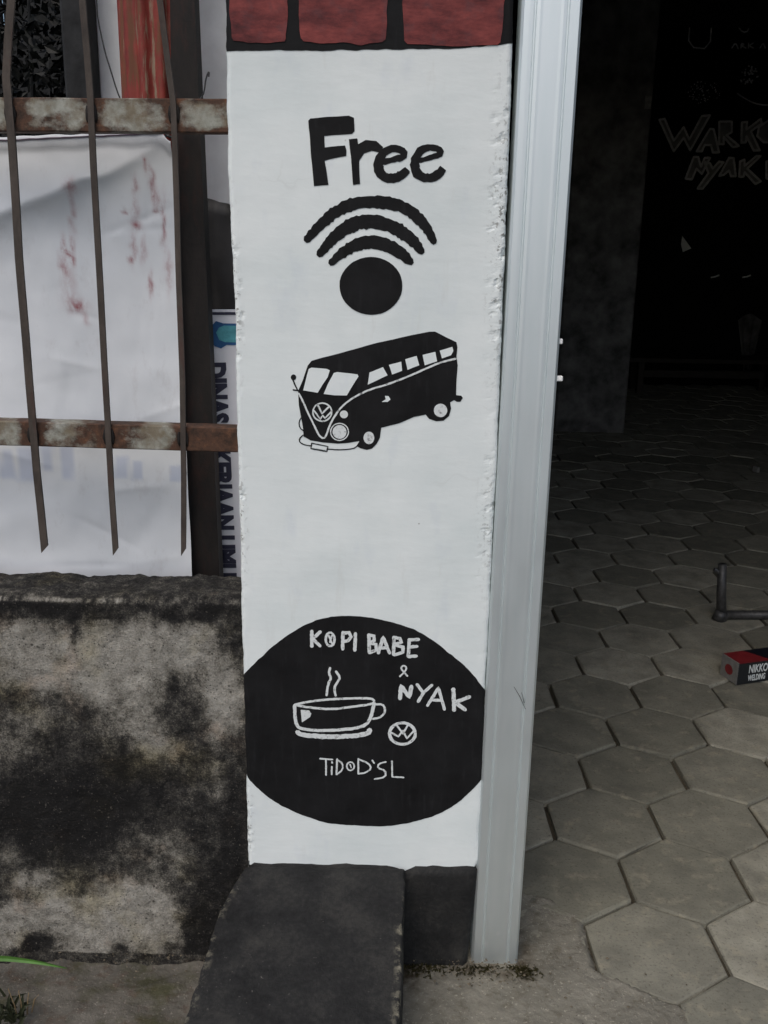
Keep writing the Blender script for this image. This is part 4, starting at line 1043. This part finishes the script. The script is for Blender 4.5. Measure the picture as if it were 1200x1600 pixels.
# pale scrap put in to imitate a glint on the black wall
p0 = P(1070, 382, YW)
bm = bmesh.new(); f = [bm.verts.new((p0.x + a, YW - .004 - c_, p0.z + b)) for a, b, c_ in ((-.03, .07, 0), (.05, -.03, .02), (-.02, -.06, .03), (-.035, .0, .01))]
b2 = [bm.verts.new((v.co.x, v.co.y + .002, v.co.z)) for v in f]; bm.faces.new(f); bm.faces.new(b2[::-1])
for i in range(4): bm.faces.new((f[i], b2[i], b2[(i + 1) % 4], f[(i + 1) % 4]))
bm_obj('glint_scrap', bm, MAT['light_spot'], label='small pale scrap imitating a glint on the black wall below the chalk words', cat='paper')
# dim cloth and two pale hooks added to imitate gleams on the black wall
def gleam_cloth():
    V = []; Fc = []; n, k = 16, 26; tl, br = P(1152, 495, YW), P(1178, 578, YW); w0 = br.x - tl.x; h0 = tl.z - br.z
    for j in range(k + 1):
        t = j / k
        for i in range(n + 1):
            u = i / n - .5; V.append((tl.x + w0 * (.5 + u * (1.05 - .75 * t) + .12 * t), YW - .02 - .02 * math.cos(u * 14) * (.4 + t) - .01, tl.z - h0 * t + .03 * math.cos(u * 5)))
    for j in range(k):
        for i in range(n):
            a = j * (n + 1) + i; Fc.append((a, a + n + 1, a + n + 2, a + 1))
    o = mesh_obj('gleam_cloth', V, Fc, m_plain('dim_grey_cloth', (.09, .088, .085), .9, .1, .6, 9), smooth_=True, label='dim grey cloth added for a faint gleam on the black wall at the right edge', cat='cloth')
    md = o.modifiers.new('thickness', 'SOLIDIFY'); md.thickness = .004
gleam_cloth()
for (hx, hy, lb) in ((1117, 432, 'glint shaped as a small pale hook on the black wall, nearer the inner column'), (1166, 432, 'glint shaped as a small pale hook on the black wall above the dim cloth')):
    q = P(hx, hy, YW); bm = bmesh.new(); tube(bm, [q + Vector((-.03, 0, -.008)), q + Vector((-.005, -.03, 0)), q + Vector((.025, -.03, .012))], .007, 6)
    bm_obj('wall_glint', bm, MAT['light_spot'], label=lb, cat='hook', group='hook-shaped glints on the black wall')
pw = G(1181, 738, .004)
bm = bmesh.new(); bm_box(bm, (-.010, -.018, 0), (.010, .018, .032), .006, 2)
for v in bm.verts: v.co = Matrix.Rotation(.4, 3, 'Z') @ v.co + Vector((pw.x, pw.y, .004 + 0.002 * nz(v.co.x * 90, v.co.y * 90)))
bm_obj('litter_scrap', bm, MAT['boxgrey'], label='tiny pale scrap lying far back on the shop floor', cat='litter')

# ------------------------------------------------------------------ things on the shop floor
def pipe_frame():
    b = G(1126, 968); yb = b.y
    e = empty('pipe_frame', (b.x, yb, 0), label='dark steel pipe foot with upright stub on the pavers', cat='pipe')
    r = .0145
    dirx = (G(1200, 968) - b).normalized()
    bm = bmesh.new(); tube(bm, [b - dirx * .005 + Vector((0, 0, r + .002)), b + dirx * .22 + Vector((0, 0, r + .002)), b + dirx * .46 + Vector((0, 0, r + .002))], r, 12)
    bm_obj('base_pipe', bm, MAT['steel'], e, smooth_=True)
    tp = P(1129, 882, yb - .01)
    bm = bmesh.new(); tube(bm, [Vector((b.x + .002, yb, .004)), Vector(((b.x + tp.x) / 2, yb - .003, tp.z / 2)), Vector((tp.x, yb - .008, tp.z))], [.0165, .0155, .014], 12)
    bm_obj('upright', bm, MAT['steel'], e, smooth_=True)
    bm = bmesh.new(); tube(bm, [Vector((b.x - .006, yb, -.002)), Vector((b.x + .002, yb, .03))], [.024, .021], 12); bm_obj('collar', bm, MAT['steel'], e, smooth_=True)
    bm = bmesh.new(); tube(bm, [Vector((tp.x - .024, yb - .006, tp.z - .018)), Vector((tp.x + .002, yb - .006, tp.z - .032))], [.007, .010], 8); bm_obj('bolt', bm, MAT['steel'], e)
pipe_frame()
def welding_box():
    a = G(1150, 1071); b = G(1204, 1063); ux = (b - a).normalized(); uy = Vector((-ux.y, ux.x, 0))
    H_ = P(1150, 1037, a.y).z - a.z; Dp = .072; Ln = .36
    e = empty('welding_box', a, label='red and black carton of welding rods lying on the pavers', cat='box')
    def at(u, v, z): return a + ux * u + uy * v + Vector((0, 0, z))
    def face(nm, q, n_, mat):
        bm = bmesh.new(); f = [bm.verts.new(p) for p in q]; f2 = [bm.verts.new(p - n_ * .003) for p in q]; bm.faces.new(f); bm.faces.new(f2[::-1])
        for i in range(4): bm.faces.new((f[i], f2[i], f2[(i + 1) % 4], f[(i + 1) % 4]))
        return bm_obj(nm, bm, mat, e)
    z0 = .0012; g = .0006
    face('front_panel', [at(g, 0, z0), at(Ln, 0, z0), at(Ln, 0, H_ - g), at(g, 0, H_ - g)], -uy, MAT['boxblack'])
    face('back_panel', [at(g, Dp, z0), at(Ln, Dp, z0), at(Ln, Dp, H_ - g), at(g, Dp, H_ - g)], uy, MAT['boxblack'])
    face('top_panel', [at(g, 0, H_), at(.105, 0, H_), at(.070, Dp, H_), at(g, Dp, H_)], Vector((0, 0, 1)), MAT['boxred'])
    face('top_panel', [at(.1055, 0, H_), at(Ln, 0, H_), at(Ln, Dp, H_), at(.0705, Dp, H_)], Vector((0, 0, 1)), MAT['boxnavy'])
    face('end_flap', [at(0, 0, z0), at(0, Dp, z0), at(0, Dp, H_ + .0005), at(0, 0, H_ + .0005)], -ux, MAT['boxgrey'])
    face('end_flap', [at(Ln + .001, 0, z0), at(Ln + .001, Dp, z0), at(Ln + .001, Dp, H_ + .0005), at(Ln + .001, 0, H_ + .0005)], ux, MAT['boxgrey'])
    bm = bmesh.new(); cc = [at(-.0012, Dp / 2 + .017 * math.cos(q), H_ / 2 + .015 * math.sin(q)) for q in [2 * math.pi * i / 16 for i in range(16)]]
    bm.faces.new([bm.verts.new(p) for p in cc]); bm_obj('end_emblem', bm, MAT['boxred'], e)
    def tx(s, u, z, hh, xs):
        o = at(u, -.0008, z); M4 = Matrix(((ux.x, 0, -uy.x, o.x), (ux.y, 0, -uy.y, o.y), (0, 1, 0, o.z), (0, 0, 0, 1)))
        text_mesh('box_lettering', s, hh / .70, MAT['boxtext'], e, M4, xs, .0006)
    tx('NIKKO', .036, H_ * .50, H_ * .36, .60); tx('WELDING', .037, H_ * .14, H_ * .26, .52)
welding_box()

# ------------------------------------------------------------------ small growth and debris
def blade(bm, pts, w0):
    pts = [Vector(p) for p in pts]; n = len(pts); L = []
    for i, p in enumerate(pts):
        d = (pts[min(i + 1, n - 1)] - pts[max(i - 1, 0)]).normalized(); s = d.cross(Vector((0, -1, .25))).normalized(); h = w0 * (1 - (i / (n - 1)) ** 1.6) / 2 + .0003
        L.append((bm.verts.new(p - s * h), bm.verts.new(p + Vector((0, .0015, -.001))), bm.verts.new(p + s * h)))
    for a, b in zip(L, L[1:]): bm.faces.new((a[0], a[1], b[1], b[0])); bm.faces.new((a[1], a[2], b[2], b[1]))
e = empty('grass_tuft', P(-40, 1520, -.06), label='green grass blade reaching in from the left along the low wall', cat='grass')
bm = bmesh.new(); p = [P(x, y_, yy) for x, y_, yy in [(-70, 1560, -.06), (-45, 1500, -.065), (0, 1497, -.07), (30, 1500, -.07), (60, 1504, -.07), (85, 1509, -.07), (105, 1513, -.07)]]
blade(bm, chaikin(p, False, 2), .011); bm_obj('blade', bm, MAT['grass'], e)
bm = bmesh.new(); p = [P(x, y_, yy) for x, y_, yy in [(-75, 1565, -.06), (-90, 1490, -.06), (-110, 1430, -.06), (-150, 1400, -.06)]]
blade(bm, chaikin(p, False, 2), .009); bm_obj('blade', bm, MAT['grass'], e)
c = G(12, 1592, .0)
e = empty('weed', (c.x, c.y, 0), label='small weed with dry stalks at the bottom left corner', cat='weed')
rr = random.Random(11); bm = bmesh.new()
for i in range(40):
    a = rr.uniform(0, 6.28); l = rr.uniform(.008, .024); q = Vector((c.x + rr.gauss(0, .012), c.y + rr.gauss(0, .012), .004))
    blade(bm, [q, q + Vector((math.cos(a) * l * .5, math.sin(a) * l * .5, l * .9)), q + Vector((math.cos(a) * l, math.sin(a) * l, l * 1.0))], rr.uniform(.004, .009))
bm_obj('leaf', bm, MAT['weed'], e, kind='stuff')
for k in range(4):
    bm = bmesh.new(); q = Vector((c.x + .016 + .006 * k, c.y + .004 * k, .002)); tube(bm, [q, q + Vector((.003 * (k - 1), 0, .025)), q + Vector((.008 * (k - 1.5), .004, .052 - .007 * k))], [.0011, .0009, .0006], 5); bm_obj('stalk', bm, MAT['straw'], e)
# crumbs of stone and dry moss where the pillar, post and apron meet
rr = random.Random(21); V = []; Fc = []
def crumb(p, s):
    b = len(V); vs = [(1, 0, 0), (-1, 0, 0), (0, 1, 0), (0, -1, 0), (0, 0, .8), (0, 0, -.6)]
    V.extend([(p.x + v[0] * s * rr.uniform(.6, 1.3), p.y + v[1] * s * rr.uniform(.6, 1.3), p.z + v[2] * s * rr.uniform(.6, 1.2)) for v in vs])
    Fc.extend([tuple(b + q for q in f) for f in ((0, 2, 4), (2, 1, 4), (1, 3, 4), (3, 0, 4), (2, 0, 5), (1, 2, 5), (3, 1, 5), (0, 3, 5))])
for i in range(330):
    x = rr.choice((rr.gauss(.19, .045), rr.uniform(.05, .6), rr.uniform(-.55, -.2))); y = -abs(rr.gauss(0, .035)) - .004
    if x > .3: y = rr.uniform(-.2, .02)
    if -.23 < x < .06: continue
    crumb(Vector((x, y, .008 + (.006 if x < .25 else .0))), abs(rr.gauss(.0007, .0009)) + .0006)
mesh_obj('crumbs', V, Fc, MAT['stone'], label='loose stone crumbs scattered at the foot of the pillar and post', cat='crumbs', kind='stuff')
bm = bmesh.new()
for i in range(420):
    x = rr.choice((rr.gauss(.165, .03), rr.gauss(.25, .012), rr.gauss(.07, .02))); y = -.012 - abs(rr.gauss(0, .012)); a = rr.uniform(0, 6.28); l = rr.uniform(.003, .009)
    q = Vector((x, y, .005)); blade(bm, [q, q + Vector((math.cos(a) * l * .6, math.sin(a) * l * .6, l * .4)), q + Vector((math.cos(a) * l, math.sin(a) * l, l * .25))], .0016)
bm_obj('moss', bm, MAT['moss'], label='dry brown moss growing round the foot of the steel post', cat='moss', kind='stuff')
